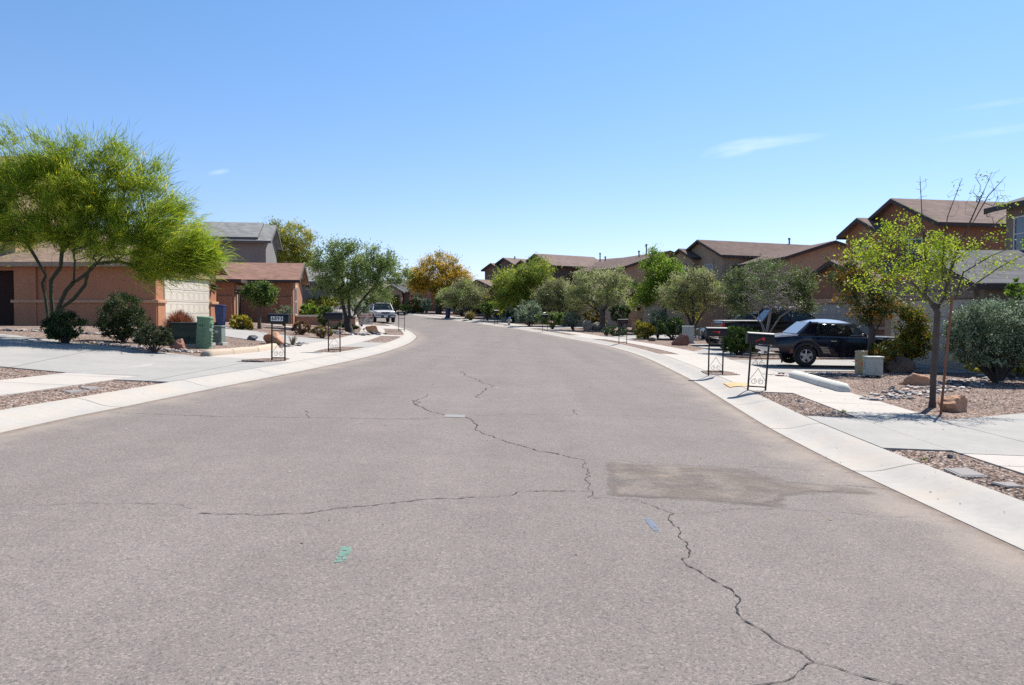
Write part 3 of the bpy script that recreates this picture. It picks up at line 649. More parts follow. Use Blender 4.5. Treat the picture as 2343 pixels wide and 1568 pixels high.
walls(F3,0,1.6,0,6,-.8,3.0,'y',.3,m_stucco('brick_stucco',(.36,.18,.14))); walls(F3,1.62,8,-1.2,6,-.8,2.8,'x',.35,PALEST,'cream_wall'); gable_roof(F3,.2,8,-.6,6,2.9,'x',.35,.4,SH_DK,FAS_D)
# ---------------------------------------------------------------- plants
def fast_mesh(name,V,nq,mat,parent,attrs,tri=False):
    me=bpy.data.meshes.new(name); k=4
    me.vertices.add(len(V)); me.vertices.foreach_set('co',V.astype(np.float32).ravel())
    me.loops.add(nq*k); me.loops.foreach_set('vertex_index',np.arange(nq*k,dtype=np.int32))
    me.polygons.add(nq); me.polygons.foreach_set('loop_start',np.arange(0,nq*k,k,dtype=np.int32))
    me.update(calc_edges=True)
    for n,a in attrs.items():
        at=me.attributes.new(n,'FLOAT','FACE'); at.data.foreach_set('value',a.astype(np.float32))
    return link(name,me,parent,[mat])
def unit(v): return v/(np.linalg.norm(v,axis=1)[:,None]+1e-9)
def leaf_faces(P,D,L,W):
    """kite shaped leaves: base P, direction D, length L, half width W"""
    n=len(P); r=unit(rng.normal(size=(n,3))); S=unit(np.cross(D,r)); N=np.cross(S,D)
    L=L[:,None];W=W[:,None]
    V=np.stack([P,P+D*L*.45+S*W+N*L*.06,P+D*L,P+D*L*.45-S*W+N*L*.06],1); return V.reshape(-1,3)
def crown(name,parent,mat,P,D,L,W,tone,org):
    n=len(P); L=L*rng.uniform(.6,1.3,n); W=W*rng.uniform(.7,1.25,n)
    V=leaf_faces(P-np.array(org),D,L,W)
    return fast_mesh(name,V,n,mat,parent,{'tone':np.clip(tone,0,1),'hue':rng.random(n)})
def ell(c,r,n,shell=.5,lump=.25):
    d=unit(rng.normal(size=(n,3))); f=rng.uniform(shell**3,1,n)**(1/3)
    ph=rng.uniform(0,6.28,6); k=1+lump*(np.sin(3*d[:,0]*2+ph[0])*np.sin(3*d[:,1]*1.7+ph[1])+.6*np.sin(7*d[:,2]+ph[2]+4*d[:,0]))*.7
    return np.array(c)+d*np.array(r)*(f*k)[:,None],d
def skeleton(base,stems,targets,step=.35,bend=.12,pull=.3,frombase=False):
    """grow wood to every target from the nearest earlier wood; returns nodes, parents, tip index per target"""
    N=[np.array(base,float)]; Pn=[-1]; plen=[0.]
    def addseg(i,pts):
        for p in pts:
            N.append(np.array(p,float)); Pn.append(i); plen.append(plen[i]+np.linalg.norm(N[-1]-N[i])); i=len(N)-1
        return i
    starts=[]
    for st in stems:
        i=0 if (frombase and len(st)>3) else int(np.argmin([np.linalg.norm(q-np.array(st[0],float)) for q in N])); prev=N[i]; pts=[]
        for q in st:
            q=np.array(q,float); L=np.linalg.norm(q-prev); n=max(1,int(L/step))
            pts+=[prev+(q-prev)*k/n for k in range(1,n+1)]; prev=q
        starts.append((len(N)+max(0,len(pts)-max(2,len(pts)//3)))); addseg(i,pts)
    first=min(starts) if starts else 0
    T=np.array(targets); org=np.mean([N[s] for s in starts],axis=0) if starts else N[0]
    order=np.argsort(np.linalg.norm(T-org,axis=1)); tips=[0]*len(T)
    ok=[True]*len(N)
    hmin=min(N[s][2] for s in starts) if starts else N[0][2]
    for i in range(len(N)): ok[i]=(N[i][2]>=hmin-.15) or not starts
    for ti in order:
        t=T[ti]; A=np.array(N); d=np.linalg.norm(A-t,axis=1)+pull*np.array(plen)*.25+np.where(ok,0,1e6)
        i=int(d.argmin()); a=N[i]; L=np.linalg.norm(t-a); n=max(1,int(L/step))
        side=rng.normal(size=3)*bend*L; side[2]+=bend*L*.6
        pts=[a+(t-a)*k/n+side*math.sin(math.pi*k/n)*.6 for k in range(1,n+1)]
        tips[ti]=addseg(i,pts); ok+=[True]*n
    return np.array(N),np.array(Pn),np.array(tips)
def wood(name,parent,mat,N,Pn,r_base,r_tip,org,n=6,gam=2.4,flare=1.35):
    w=np.zeros(len(N)); ch=np.zeros(len(N),int)
    for i in range(1,len(N)): ch[Pn[i]]+=1
    for i in range(len(N)-1,0,-1):
        if ch[i]==0: w[i]=1
        w[Pn[i]]+=w[i]
    r=r_tip*np.power(np.maximum(w,1),1/gam); k=np.log(r_base/r_tip)/max(1e-6,np.log(r[0]/r_tip)); r=r_tip*np.power(r/r_tip,k)
    main={}
    for i in range(1,len(N)):
        p=Pn[i]
        if p not in main or w[i]>w[main[p]]: main[p]=i
    V=[];Fq=[]; ring={}
    for i in range(1,len(N)):
        p=Pn[i]; a=N[p]; c=N[i]; d=c-a; L=np.linalg.norm(d)
        if L<1e-5: continue
        d=d/L; m=n if r[i]>.02 else 4
        rg_=ring.get(p)
        if rg_ is not None and main[p]==i and rg_[2]==m: b0,u=rg_[0],rg_[1]
        else:
            u=np.cross(d,[0.31,.2,.93]); u/=np.linalg.norm(u)+1e-9; v=np.cross(d,u); ra=min(r[p],r[i]*1.25) if p else r[0]*flare
            b0=len(V); a2=a-d*ra*.25
            for k in range(m):
                an=2*math.pi*k/m; V.append(a2+(u*math.cos(an)+v*math.sin(an))*ra-org)
        u=u-d*(u@d); u/=np.linalg.norm(u)+1e-9; v=np.cross(d,u); b1=len(V)
        for k in range(m):
            an=2*math.pi*k/m; V.append(c+(u*math.cos(an)+v*math.sin(an))*r[i]-org)
        ring[i]=(b1,u,m)
        for k in range(m):
            k2=(k+1)%m; Fq.append((b0+k,b0+k2,b1+k2,b1+k))
    me=bpy.data.meshes.new(name); me.from_pydata([tuple(x) for x in V],[],Fq); me.polygons.foreach_set('use_smooth',[True]*len(me.polygons))
    return link(name,me,parent,[mat])
def wpt(px,py,y): return np.array(PX(px,py,y))
def tree(kind,label,base,blobs,mat,bark,cat='tree',group=None,stems=None,r_base=.14,r_tip=.006,nt=160,per=60,cl=.35,L=.13,W=.03,up=.2,out=.5,droop=0,shell=.45,lump=.25,depth=1.0,along=.35,bare=0.,pull=.3,dy=0,tone=(.5,.22),cname='crown',y0=None,bend=.12,frombase=False,sprays=0):
    """base: pixel of the foot, or a point; blobs: (px,py,rx,ry[,share,dy]) crown lobes traced at the foot's distance"""
    if y0 is None: b=GP(*base)
    else: b=PX(base[0],base[1],y0); b.z=gz(b.x,b.y)
    org=np.array(b); y=b.y; k=y/F
    root=empty(kind,b,0,label,cat,group)
    T=[];Dn=[];Kp=[]; tot=sum(q[2]*q[3]*(q[4] if len(q)>4 else 1) for q in blobs)
    for q in blobs:
        n=max(3,int(nt*q[2]*q[3]*(q[4] if len(q)>4 else 1)/tot)); off=q[5] if len(q)>5 else 0
        c=wpt(q[0],q[1],y+off); rx=q[2]*k; rz=q[3]*k; P,d=ell(c,(rx,(rx+rz)/2*depth if rx<2.5*rz else rx*.8,rz),n,shell,lump)
        T.append(P);Dn.append(d); Kp.append(rng.random(n)>=(q[6] if len(q)>6 else bare))
    T=np.concatenate(T);Dn=np.concatenate(Dn); T[:,2]=np.maximum(T[:,2],org[2]+.12)
    if stems: st=[[np.array(PX(px,py,y+(s[2] if len(s)>2 else 0))) for s in stem for (px,py) in [s[:2]]] for stem in stems]
    else: st=[[org+np.array([0,0,max(.15,(T[:,2].min()-org[2])*.9)])]]
    N,Pn,tips=skeleton(org,st,T,step=max(.12,.012*y*.6),pull=pull,bend=bend,frombase=frombase)
    wood('trunk',root,bark,N,Pn,r_base,r_tip,org)
    keep=np.concatenate(Kp)
    n=len(T); idx=np.repeat(np.arange(n)[keep],per); a=N[Pn[tips]]; dirb=unit(T-a)
    gp=N[Pn[np.maximum(Pn[tips],0)]]
    s=rng.random(len(idx))**1.0
    base_p=T[idx]+(gp[idx]-T[idx])*(s*along)[:,None]
    P=base_p+rng.normal(size=(len(idx),3))*cl*np.array([1,1,.8])*rng.uniform(.2,1,len(idx))[:,None]
    D=unit(rng.normal(size=(len(idx),3))*(1-out)+dirb[idx]*out+np.array([0,0,up-droop]))
    tn=np.repeat(rng.normal(tone[0],tone[1],n)[keep],per)+rng.normal(0,.16,len(idx))
    if sprays:      # long fine twigs feathering the outline
        cc=np.median(T,axis=0); far=np.argsort(np.linalg.norm((T-cc)*np.array([1,1,1.5]),axis=1))[-n//2:]; ix=np.repeat(far,sprays)
        o_=unit((T[ix]-cc)+np.array([0,0,1.1])); D2=unit(o_+rng.normal(size=(len(ix),3))*.33); P2=T[ix]+rng.normal(size=(len(ix),3))*cl
        L=np.concatenate([np.full(len(P),L),np.full(len(ix),L*2.6)]); W=np.concatenate([np.full(len(P),W),np.full(len(ix),W*.75)]); P=np.concatenate([P,P2]);D=np.concatenate([D,D2]);tn=np.concatenate([tn,rng.normal(tone[0],.2,len(ix))])
    crown(cname,root,mat,P,D,L,W,tn,org)
    return root
def bush(kind,label,base,blobs,mat,bark,cat='shrub',group=None,n=3500,L=.07,W=.02,shell=.72,lump=.18,up=.25,stems=5,r=.018,depth=1.0,tone=(.5,.2),low=.05,y0=None,spike=0.):
    if y0 is None: b=GP(*base)
    else: b=PX(base[0],base[1],y0); b.z=gz(b.x,b.y)
    org=np.array(b); y=b.y; k=y/F; root=empty(kind,b,0,label,cat,group)
    tot=sum(q[2]*q[3] for q in blobs); P=[];D=[];TN=[]; C=[]
    for q in blobs:
        m=int(n*q[2]*q[3]/tot); c=wpt(q[0],q[1],y+(q[4] if len(q)>4 else 0)); rx=q[2]*k; rz=q[3]*k
        nc=max(16,m//42); cc,dd=ell(c,(rx*.93,(rx+rz)/2*depth*.93,rz*.93),nc,shell,lump); C.append(cc)
        i=np.repeat(np.arange(nc),math.ceil(m/nc)); cs=max(.03,.16*min(rx,rz))
        p=cc[i]+rng.normal(size=(len(i),3))*cs*.62; P.append(p); D.append(unit(dd[i]*(.7+spike)+rng.normal(size=(len(i),3))*.55+np.array([0,0,up]))); TN.append(rng.normal(tone[0],tone[1],nc)[i]+rng.normal(0,.14,len(i)))
    P=np.concatenate(P);D=np.concatenate(D);TN=np.concatenate(TN);C=np.concatenate(C)
    k2=P[:,2]>org[2]+low; P,D,TN=P[k2],D[k2],TN[k2]
    mb=MB(); ci=C[rng.choice(len(C),min(len(C),stems*5),replace=False)]
    for j,c in enumerate(ci):
        a=rng.uniform(0,6.28); s=rng.uniform(0,.06); v=c-org
        mid=org+v*.5+np.array([0,0,.08*abs(v[2])])
        mb.tube([(math.cos(a)*s,math.sin(a)*s,-.03),tuple((mid-org)),tuple(v*.96)],[r,r*.6,r*.25],5)
    mb.build('stems',bark,root,smooth=60)
    crown('foliage',root,mat,P,D,L,W,TN,org); return root
def tuft(kind,label,base,wpx,hpx,mat,n=260,w=.006,cat='grass tuft',group=None,spread=.9,y0=None):
    b=GP(*base); k=b.y/F; root=empty(kind,b,0,label,cat,group); Rr=wpx*k; Hh=hpx*k
    V=[]; tn=[]
    for i in range(n):
        a=rng.uniform(0,6.28); s=rng.random()**.6; r0=.18*Rr*rng.random(); hh=Hh*rng.uniform(.55,1.05)*(1-.35*s*s)
        d=np.array([math.cos(a),math.sin(a),0]); p0=d*r0; p1=p0+d*Rr*s*.45*spread+np.array([0,0,hh*.65]); p2=p0+d*Rr*s*spread+np.array([0,0,hh]); sd=np.array([-d[1],d[0],0])*w*rng.uniform(.6,1.4)
        V+=[p0-sd,p0+sd,p1+sd*.8,p1-sd*.8, p1-sd*.8,p1+sd*.8,p2+sd*.1,p2-sd*.1]; t=rng.normal(.5,.25); tn+=[t,t]
    fast_mesh('blades',np.array(V),len(tn),mat,root,{'tone':np.clip(np.array(tn),0,1),'hue':rng.random(len(tn))}); return root
BK_D=m_bark('dark_bark',(.055,.045,.038)); BK_G=m_bark('grey_bark',(.11,.09,.078)); BK_P=m_bark('green_bark',(.045,.045,.022)); BK_B=m_bark('brown_bark',(.10,.07,.055)); BK_L=m_bark('pale_twig_bark',(.18,.16,.145))
BK_Y=m_bark('young_bark',(.075,.058,.048))
LF_PV=m_leaf('paloverde_foliage',[(0.088, 0.145, 0.012), (0.186, 0.28, 0.018), (0.307, 0.41, 0.03), (0.465, 0.52, 0.05)],(.78,.6,.01),.965,.55)
LF_OL=m_leaf('olive_foliage',[(0.069, 0.107, 0.025), (0.146, 0.212, 0.053), (0.255, 0.34, 0.094), (0.392, 0.466, 0.151)],None,1,.3)
LF_YO=m_leaf('golden_foliage',[(0.207, 0.189, 0.025), (0.463, 0.337, 0.031), (0.75, 0.421, 0.042), (0.75, 0.569, 0.064)],(.10,.13,.02),.7,.4)
LF_YG=m_leaf('yellow_green_foliage',[(0.099, 0.151, 0.028), (0.221, 0.281, 0.04), (0.38, 0.4, 0.06), (0.6, 0.481, 0.06)],(.42,.25,.03),.9,.4)
LF_BG=m_leaf('bright_green_foliage',[(0.055, 0.121, 0.017), (0.132, 0.231, 0.022), (0.231, 0.341, 0.033), (0.363, 0.462, 0.066)],None,1,.5)
LF_SP=m_leaf('spring_leaf_foliage',[(0.134, 0.236, 0.014), (0.248, 0.364, 0.02), (0.373, 0.45, 0.03), (0.476, 0.493, 0.06)],None,1,.5)
LF_WI=m_leaf('willow_foliage',[(0.083, 0.139, 0.023), (0.208, 0.291, 0.035), (0.388, 0.442, 0.059), (0.556, 0.557, 0.079)],None,1,.45)
LF_BR=m_leaf('grey_brown_foliage',[(0.137, 0.142, 0.067), (0.258, 0.267, 0.113), (0.421, 0.41, 0.187), (0.454, 0.598, 0.117)],None,1,.3)
LF_GG=m_leaf('grey_green_foliage',[(0.087, 0.122, 0.067), (0.184, 0.239, 0.139), (0.301, 0.371, 0.227), (0.466, 0.541, 0.361)],None,1,.2)
LF_DG=m_leaf('dark_green_foliage',[(0.018, 0.033, 0.012), (0.045, 0.075, 0.021), (0.083, 0.128, 0.033), (0.15, 0.21, 0.06)],None,1,.25)
LF_MG=m_leaf('mid_green_foliage',[(0.038, 0.075, 0.018), (0.09, 0.15, 0.03), (0.165, 0.24, 0.045), (0.27, 0.345, 0.075)],None,1,.35)
LF_YS=m_leaf('yellow_tipped_foliage',[(0.069, 0.092, 0.014), (0.172, 0.184, 0.023), (0.345, 0.31, 0.034), (0.483, 0.391, 0.046)],(.35,.10,.03),.93,.35)
LF_PH=m_leaf('red_tipped_foliage',[(.03,.05,.012),(.07,.10,.02),(.22,.09,.03),(.38,.13,.04)],(.11,.16,.03),.6,.3)
LF_RD=m_leaf('red_grass_blades',[(.10,.03,.02),(.20,.06,.035),(.30,.11,.06),(.38,.20,.11)],None,1,.3)
LF_DR=m_leaf('dry_foliage',[(0.104, 0.052, 0.033), (0.208, 0.117, 0.065), (0.286, 0.195, 0.091), (0.221, 0.247, 0.065)],None,1,.3)
LF_OR=m_leaf('orange_green_foliage',[(0.033, 0.058, 0.016), (0.078, 0.117, 0.026), (0.156, 0.169, 0.033), (0.65, 0.26, 0.026)],(.60,.24,.015),.93,.35)
LF_YL=m_leaf('yellow_flower_foliage',[(.15,.16,.01),(.40,.34,.01),(.6,.5,.02),(.65,.55,.05)],None,1,.4)
# ---------------------------------------------------------------- trees
tree('palo_verde','large feathery palo verde tree with many dark stems in front of the peach house',(118,776),
 [(60,470,130,95,1.1),(180,420,120,80,1),(300,470,110,80,1),(390,530,85,60,1.1),(445,570,50,38,1.2),(90,535,140,40,1.1),(280,560,130,42,1.2),(390,592,95,30,1.4),(170,345,45,50,.55),(20,330,28,50,.5),(255,350,60,50,.6),(110,330,28,45,.4),(320,400,60,50,.7),(410,470,40,30,.8),(-30,520,70,70,1),(470,590,32,25,1.4),(220,500,120,60,1),(20,420,70,60,1),(120,400,90,60,.8),(350,622,70,18,1.6),(440,618,45,16,1.6),(490,592,25,18,1.3)],
 LF_PV,BK_P,stems=[[(109,722),(103,676),(96,648),(105,631),(80,587),(60,555)],[(104,632),(117,620),(119,587)],[(121,718),(117,680),(117,641),(139,611),(142,570)],[(129,716),(151,666),(169,646),(171,597)],[(165,650),(199,626),(234,589)],[(142,704),(169,684),(195,652),(201,623),(219,604),(270,598)]],
 r_base=.115,r_tip=.0045,sprays=16,nt=1000,per=90,cl=.19,L=.17,W=.0088,up=.25,out=.75,shell=.15,lump=.12,along=.8,pull=.25,bend=.06,tone=(.5,.27),frombase=True)
tree('young_tree','young half-bare tree with bright spring leaves tied near a leaning brown stake',(2133,932),
 [(2155,572,56,44,3.2),(2135,612,40,38,1.2),(2062,530,44,40,1.9,0,.2),(2050,600,70,52,1.9,-.3,.3),(1972,575,42,28,2.6,0,.05),(1972,650,48,15,1.7,0,.2),(2060,668,55,12,1.3,0,.25),(2120,650,60,40,1.2,0,.4),(2265,575,60,30,.8,0,.45),(2300,600,45,25,.9,0,.4),(2340,560,35,40,.6,0,.5),(2108,450,14,55,1.4,0,.94),(2262,440,40,55,2.4,0,.95),(2195,450,24,50,1.4,0,.95),(2300,490,40,45,1.3,0,.93),(2230,620,40,40,1.0,0,.6),(2180,660,35,35,.8,0,.4)],
 LF_SP,BK_Y,stems=[[(2136,850),(2142,770),(2145,715),(2135,697)],[(2116,674),(2063,648),(2031,631)],[(2111,681),(2053,676),(2009,663),(1944,646)],[(2100,660),(2074,633),(2070,570),(2040,527)],[(2120,660),(2117,592),(2109,483),(2105,403)],[(2148,700),(2161,678),(2183,592),(2226,494),(2269,397)],[(2156,640),(2160,560),(2168,496),(2202,408)],[(2150,706),(2174,689),(2237,646),(2291,609),(2344,583),(2390,572)],[(2190,670),(2204,624),(2269,585),(2344,555)],[(2183,600),(2258,531),(2291,501),(2343,462)],[(2226,510),(2260,450),(2302,403)]],
 r_base=.058,r_tip=.0026,nt=600,per=16,cl=.12,L=.05,W=.013,up=.1,out=.3,shell=.25,lump=.2,along=.5,pull=.15,bend=.035,depth=.9,tone=(.55,.22))
tree('olive_tree','dark multi-stemmed olive tree on the left kerb behind the rental sign',(800,760),
 [(790,615,72,62,1),(855,620,60,48,1),(745,610,40,45,.9),(900,610,36,36,.8),(912,638,26,15,.6),(830,670,80,26,.9),(790,570,40,28,.8),(740,660,30,20,.6),(870,580,30,22,.6)],
 LF_OL,BK_D,stems=[[(790,720),(783,690),(775,660)],[(800,725),(798,690),(805,650)],[(806,728),(822,695),(845,668)],[(812,730),(835,705),(862,680)]],r_base=.2,r_tip=.008,nt=280,per=80,cl=.3,L=.15,W=.026,shell=.35,lump=.2,tone=(.5,.25))
tree('gold_tree','golden orange flowering tree at the far end of the street',(1003,716),[(1000,635,62,38,1),(955,640,25,26,.9),(1045,640,32,24,.9),(1000,600,42,22,.6),(985,660,55,13,.8),(946,650,18,14,.6),(1065,648,16,12,.8)],LF_YO,BK_D,r_base=.3,r_tip=.012,nt=260,per=95,cl=.45,L=.3,W=.034,shell=.3,y0=97,tone=(.6,.22),up=.35)
tree('wispy_tree','tall wispy tree above the weathered grey roof, with yellow and orange lower foliage',(690,745),[(650,560,45,40,1),(680,545,35,30,.6),(620,540,30,35,.5),(640,520,40,20,.3),(690,620,45,35,1.2),(740,640,45,30,1.2),(640,600,40,30,1.2),(700,575,28,30,.6),(755,620,25,30,.9)],LF_YG,BK_D,r_base=.2,r_tip=.01,nt=280,per=100,cl=.42,L=.28,W=.03,shell=.3,y0=70,tone=(.55,.22),up=.3)
tree('brush_tree','grey brown twiggy tree above the black sedan',(1068,728),[(1065,675,45,28,1),(1030,685,25,24,.8),(1100,680,28,26,.8),(1066,652,30,14,.8)],LF_BR,BK_G,r_base=.16,r_tip=.01,nt=170,per=60,cl=.35,L=.24,W=.032,shell=.35,y0=82,tone=(.45,.25),stems=[[(1066,715),(1055,695)],[(1070,715),(1082,693)],[(1068,716),(1068,690)]])
tree('slender_tree','slender tree with lime green leaves against a dark trunk, at the end of the street',(1004,714),[(1018,675,18,10,1),(1030,668,12,8,1),(1012,690,10,12,1),(1035,690,14,8,.8)],LF_BG,BK_D,r_base=.28,r_tip=.02,nt=50,per=50,cl=.35,L=.28,W=.05,y0=93,tone=(.6,.2))
tree('weeping_tree','weeping green tree, the taller one right of the mauve gabled house',(1240,738),[(1228,625,38,36,1),(1205,650,35,40,1),(1250,655,25,40,1),(1175,650,48,46,1.2),(1150,680,28,34,1),(1195,690,40,30,1),(1150,640,25,25,.8),(1232,600,22,14,.6)],LF_WI,BK_D,r_base=.25,r_tip=.012,nt=300,per=90,cl=.4,L=.34,W=.024,shell=.3,y0=77,droop=.7,up=0,out=.25,tone=(.5,.22))
tree('dusky_tree','dusky brown green tree left of the round grey green tree',(1296,748),[(1270,680,36,34,1),(1243,684,22,16,.8),(1300,690,28,34,1),(1272,652,24,14,.8)],LF_BR,BK_D,r_base=.2,r_tip=.01,nt=190,per=70,cl=.32,L=.2,W=.03,shell=.35,y0=68,tone=(.35,.22),stems=[[(1292,728),(1275,705)],[(1298,728),(1312,700)]])
tree('round_tree','round grey green tree with a thick dark trunk and boulders at its foot',(1379,757),[(1365,655,70,42,1),(1320,665,35,34,.9),(1415,660,34,38,.9),(1365,680,75,26,.9),(1350,625,38,16,.7),(1400,628,30,16,.6)],m_leaf('pale_olive_foliage',[(.13,.15,.05),(.26,.29,.10),(.38,.42,.16),(.52,.53,.28)],None,1,.45),BK_G,r_base=.24,r_tip=.01,nt=330,per=52,cl=.26,L=.15,W=.028,shell=.3,y0=61,tone=(.55,.25),stems=[[(1379,730),(1378,712)],[(1379,712),(1395,690)],[(1379,714),(1362,692)],[(1379,718),(1345,695)]],along=.6)
tree('bright_tree','bright lime green tree in front of the dark tan twin gabled house',(1520,755),[(1510,620,40,42,1),(1490,665,36,32,1),(1530,650,30,40,1),(1545,615,18,22,.5),(1500,585,18,22,.5),(1462,690,24,20,.8),(1460,660,16,14,.5)],LF_BG,BK_D,r_base=.16,r_tip=.01,nt=210,per=65,cl=.32,L=.18,W=.034,shell=.3,y0=57,tone=(.5,.25))
tree('twiggy_tree','olive brown vase-shaped tree beside the grey utility cabinet',(1584,775),[(1585,655,58,38,1),(1540,670,40,34,1),(1630,665,30,36,.9),(1585,690,60,26,.8),(1610,630,36,16,.7),(1555,695,40,18,.6)],LF_BR,BK_D,r_base=.17,r_tip=.009,nt=300,per=50,cl=.26,L=.16,W=.024,shell=.3,tone=(.5,.25),stems=[[(1582,745),(1572,722),(1560,700)],[(1585,745),(1588,715),(1585,690)],[(1590,745),(1606,720),(1620,700)]],along=.6)
tree('bushy_tree','broad tree with bare grey twigs in its middle, in front of the black pickup',(1752,805),[(1688,655,38,40,1,.3),(1830,655,42,42,1,.3),(1750,608,62,18,.8,.6),(1683,700,30,26,.8,.2),(1850,690,26,30,.9,.3),(1755,655,62,52,3.4,-1.3,.95),(1795,690,48,30,2.4,-1.2,.94),(1720,690,36,30,2.0,-1.2,.94),(1755,655,50,40,.8,1.2,.2)],
 m_leaf('grey_olive_foliage',[(.055,.075,.026),(.11,.145,.05),(.18,.22,.085),(.18,.27,.06)],None,1,.35),m_bark('bare_twig_bark',(.27,.235,.21)),r_base=.07,r_tip=.0062,nt=1000,per=72,cl=.19,L=.1,W=.017,shell=.3,y0=33,tone=(.5,.25),stems=[[(1750,768),(1742,740),(1715,715)],[(1753,768),(1760,730),(1765,700)],[(1756,768),(1785,725),(1815,705)],[(1752,760),(1735,716),(1725,690)]],along=.5,bend=.05,depth=.75)
tree('silk_oak','dark tree with orange flower sprays beside the beige pedestal',(1990,852),[(1935,640,45,36,1),(2010,700,50,30,1.2),(1965,600,50,40,.5),(2000,560,50,40,.4,0,.6),(1915,600,35,40,.4,0,.5),(1975,720,30,24,1),(2050,705,35,24,1),(1940,690,28,18,.6),(2000,640,50,40,.6)],LF_OR,BK_D,r_base=.11,r_tip=.0045,nt=230,per=36,cl=.15,L=.12,W=.015,shell=.3,y0=22.6,tone=(.4,.25),stems=[[(1992,800),(1996,755),(1980,715),(1950,670)],[(1994,770),(2015,740),(2030,700)],[(1990,745),(1998,690),(1990,620)]],droop=.25,along=.6)
tree('shrub_tree','dark upright shrub with yellow tips in front of the grey garage door',(2085,851),[(2088,745,36,36,1),(2075,790,32,34,1),(2100,785,28,36,1),(2090,715,28,20,.6)],LF_YS,BK_D,r_base=.05,r_tip=.006,nt=190,per=48,cl=.12,L=.075,W=.02,shell=.3,tone=(.22,.22))
tree('clipped_tree','small clipped lollipop tree by the rust house door',(594,753),[(594,672,36,25,1),(575,668,16,18,.7),(612,670,17,20,.7),(598,692,20,12,.5)],LF_MG,BK_B,r_base=.09,r_tip=.006,nt=120,per=62,cl=.15,L=.11,W=.03,shell=.55,y0=38.5,tone=(.35,.25),stems=[[(593,725),(594,705),(594,690)]])
# ---------------------------------------------------------------- shrubs
bush('shrub','dark low shrub at the foot of the palo verde',(152,787),[(150,745,42,34),(128,752,28,26)],LF_DG,BK_D,n=6000,L=.06,W=.018,tone=(.25,.2))
bush('shrub','tall dark green shrub against the peach wall',(282,783),[(285,705,42,38),(262,730,38,36),(300,735,34,34),(275,755,45,22)],LF_DG,BK_D,n=14000,L=.055,W=.014,lump=.25,tone=(.3,.22))
bush('shrub','low rounded shrub on short stems beside the dark green cabinet',(350,808),[(350,770,42,24),(368,778,26,20)],m_leaf('gloss_foliage',[(.02,.03,.012),(.05,.065,.025),(.11,.13,.06),(.24,.26,.12)],None,1,.2),BK_B,n=9500,L=.05,W=.015,low=.22,r=.02,tone=(.4,.25))
tuft('fountain_grass','red fountain grass in front of the cream garage door',(412,777),44,68,LF_RD,3200,.012)
bush('shrub','yellow green shrub with red tips by the rust house entry',(551,757),[(550,737,23,17),(568,742,10,14)],LF_YS,BK_B,n=3000,L=.1,W=.03,tone=(.5,.25),y0=36)
bush('shrub','small clipped ball shrub at the rust house corner',(650,745),[(650,712,22,12)],LF_GG,BK_B,n=1800,L=.08,W=.02,y0=44,tone=(.35,.2))
bush('shrub','dry brown shrub, the one with reddish twigs beyond the two letterboxes',(690,766),[(690,751,20,15)],LF_DR,BK_B,n=2200,L=.09,W=.018,tone=(.35,.25),up=.5)
bush('shrub','dry brown and yellow shrub beside the second letterbox from the left',(738,774),[(738,760,23,13)],LF_DR,BK_B,n=2200,L=.09,W=.018,tone=(.6,.25),up=.5)
tuft('yucca','spiky pale clump of blades beside the orange boulder',(670,791),18,32,m_leaf('yucca_blades',[(.09,.08,.05),(.19,.16,.10),(.3,.26,.18)],None,1,.2),60,.012)
bush('shrub','bright green leafy shrub right of the rust house',(712,731),[(708,712,24,15),(722,718,20,12)],LF_BG,BK_D,n=2600,L=.14,W=.05,y0=53,tone=(.35,.25))
bush('hedge','flat-topped yellow green hedge beyond the rust house',(740,714),[(722,690,24,9),(745,690,24,9),(768,692,20,9)],LF_YG,BK_D,'hedge',n=4200,L=.14,W=.045,y0=58,lump=.05,tone=(.45,.2))
bush('topiary','clipped upright shrub wider at the top, left of the olive tree',(743,748),[(743,712,17,12),(741,730,12,16)],LF_MG,BK_D,n=2800,L=.09,W=.028,y0=48,lump=.05,tone=(.45,.2))
bush('shrub','grey green round shrub behind the olive tree trunks',(828,742),[(828,712,20,18),(812,700,12,14)],LF_GG,BK_D,n=2600,L=.11,W=.03,y0=54,tone=(.35,.22))
bush('shrub','dark leafy clump at the foot of the olive tree',(800,764),[(785,752,32,11),(815,756,20,9)],LF_DG,BK_D,n=2600,L=.12,W=.035,y0=45.6,tone=(.3,.25))
bush('shrub','olive green shrub behind the clipped hedge',(790,720),[(790,668,26,18)],LF_OL,BK_D,n=1800,L=.22,W=.05,y0=68)
bush('shrub','tall dark background shrub left of the white car',(835,722),[(840,700,30,16),(870,690,22,24)],LF_DG,BK_D,n=2600,L=.25,W=.07,y0=84)
bush('shrub','dark background shrub beneath the wispy tree',(770,712),[(765,680,40,14),(725,675,22,12)],LF_DG,BK_D,n=2400,L=.25,W=.07,y0=72)
bush('shrub','yellow topped vase shaped shrub behind the white car',(904,712),[(904,686,13,12),(904,700,8,10)],LF_YS,BK_D,n=1400,L=.2,W=.06,y0=95)
bush('shrub','dark shrub with a red orange top at the end of the street',(950,716),[(945,696,14,10),(945,706,14,9)],LF_PH,BK_D,n=1600,L=.2,W=.06,y0=93)
bush('shrub','low green shrub left of the red topped one, end of the street',(926,717),[(927,706,12,9)],LF_MG,BK_D,n=900,L=.2,W=.06,y0=92)
bush('shrub','yellowish low shrub right of the red topped one, end of the street',(965,716),[(963,703,11,11)],LF_YS,BK_D,n=900,L=.2,W=.06,y0=93.5,tone=(.35,.2))
bush('shrub','pale silvery dome shrub before the peach gable',(956,706),[(957,690,16,13)],LF_GG,BK_D,n=1500,L=.22,W=.05,y0=98,tone=(.75,.2))
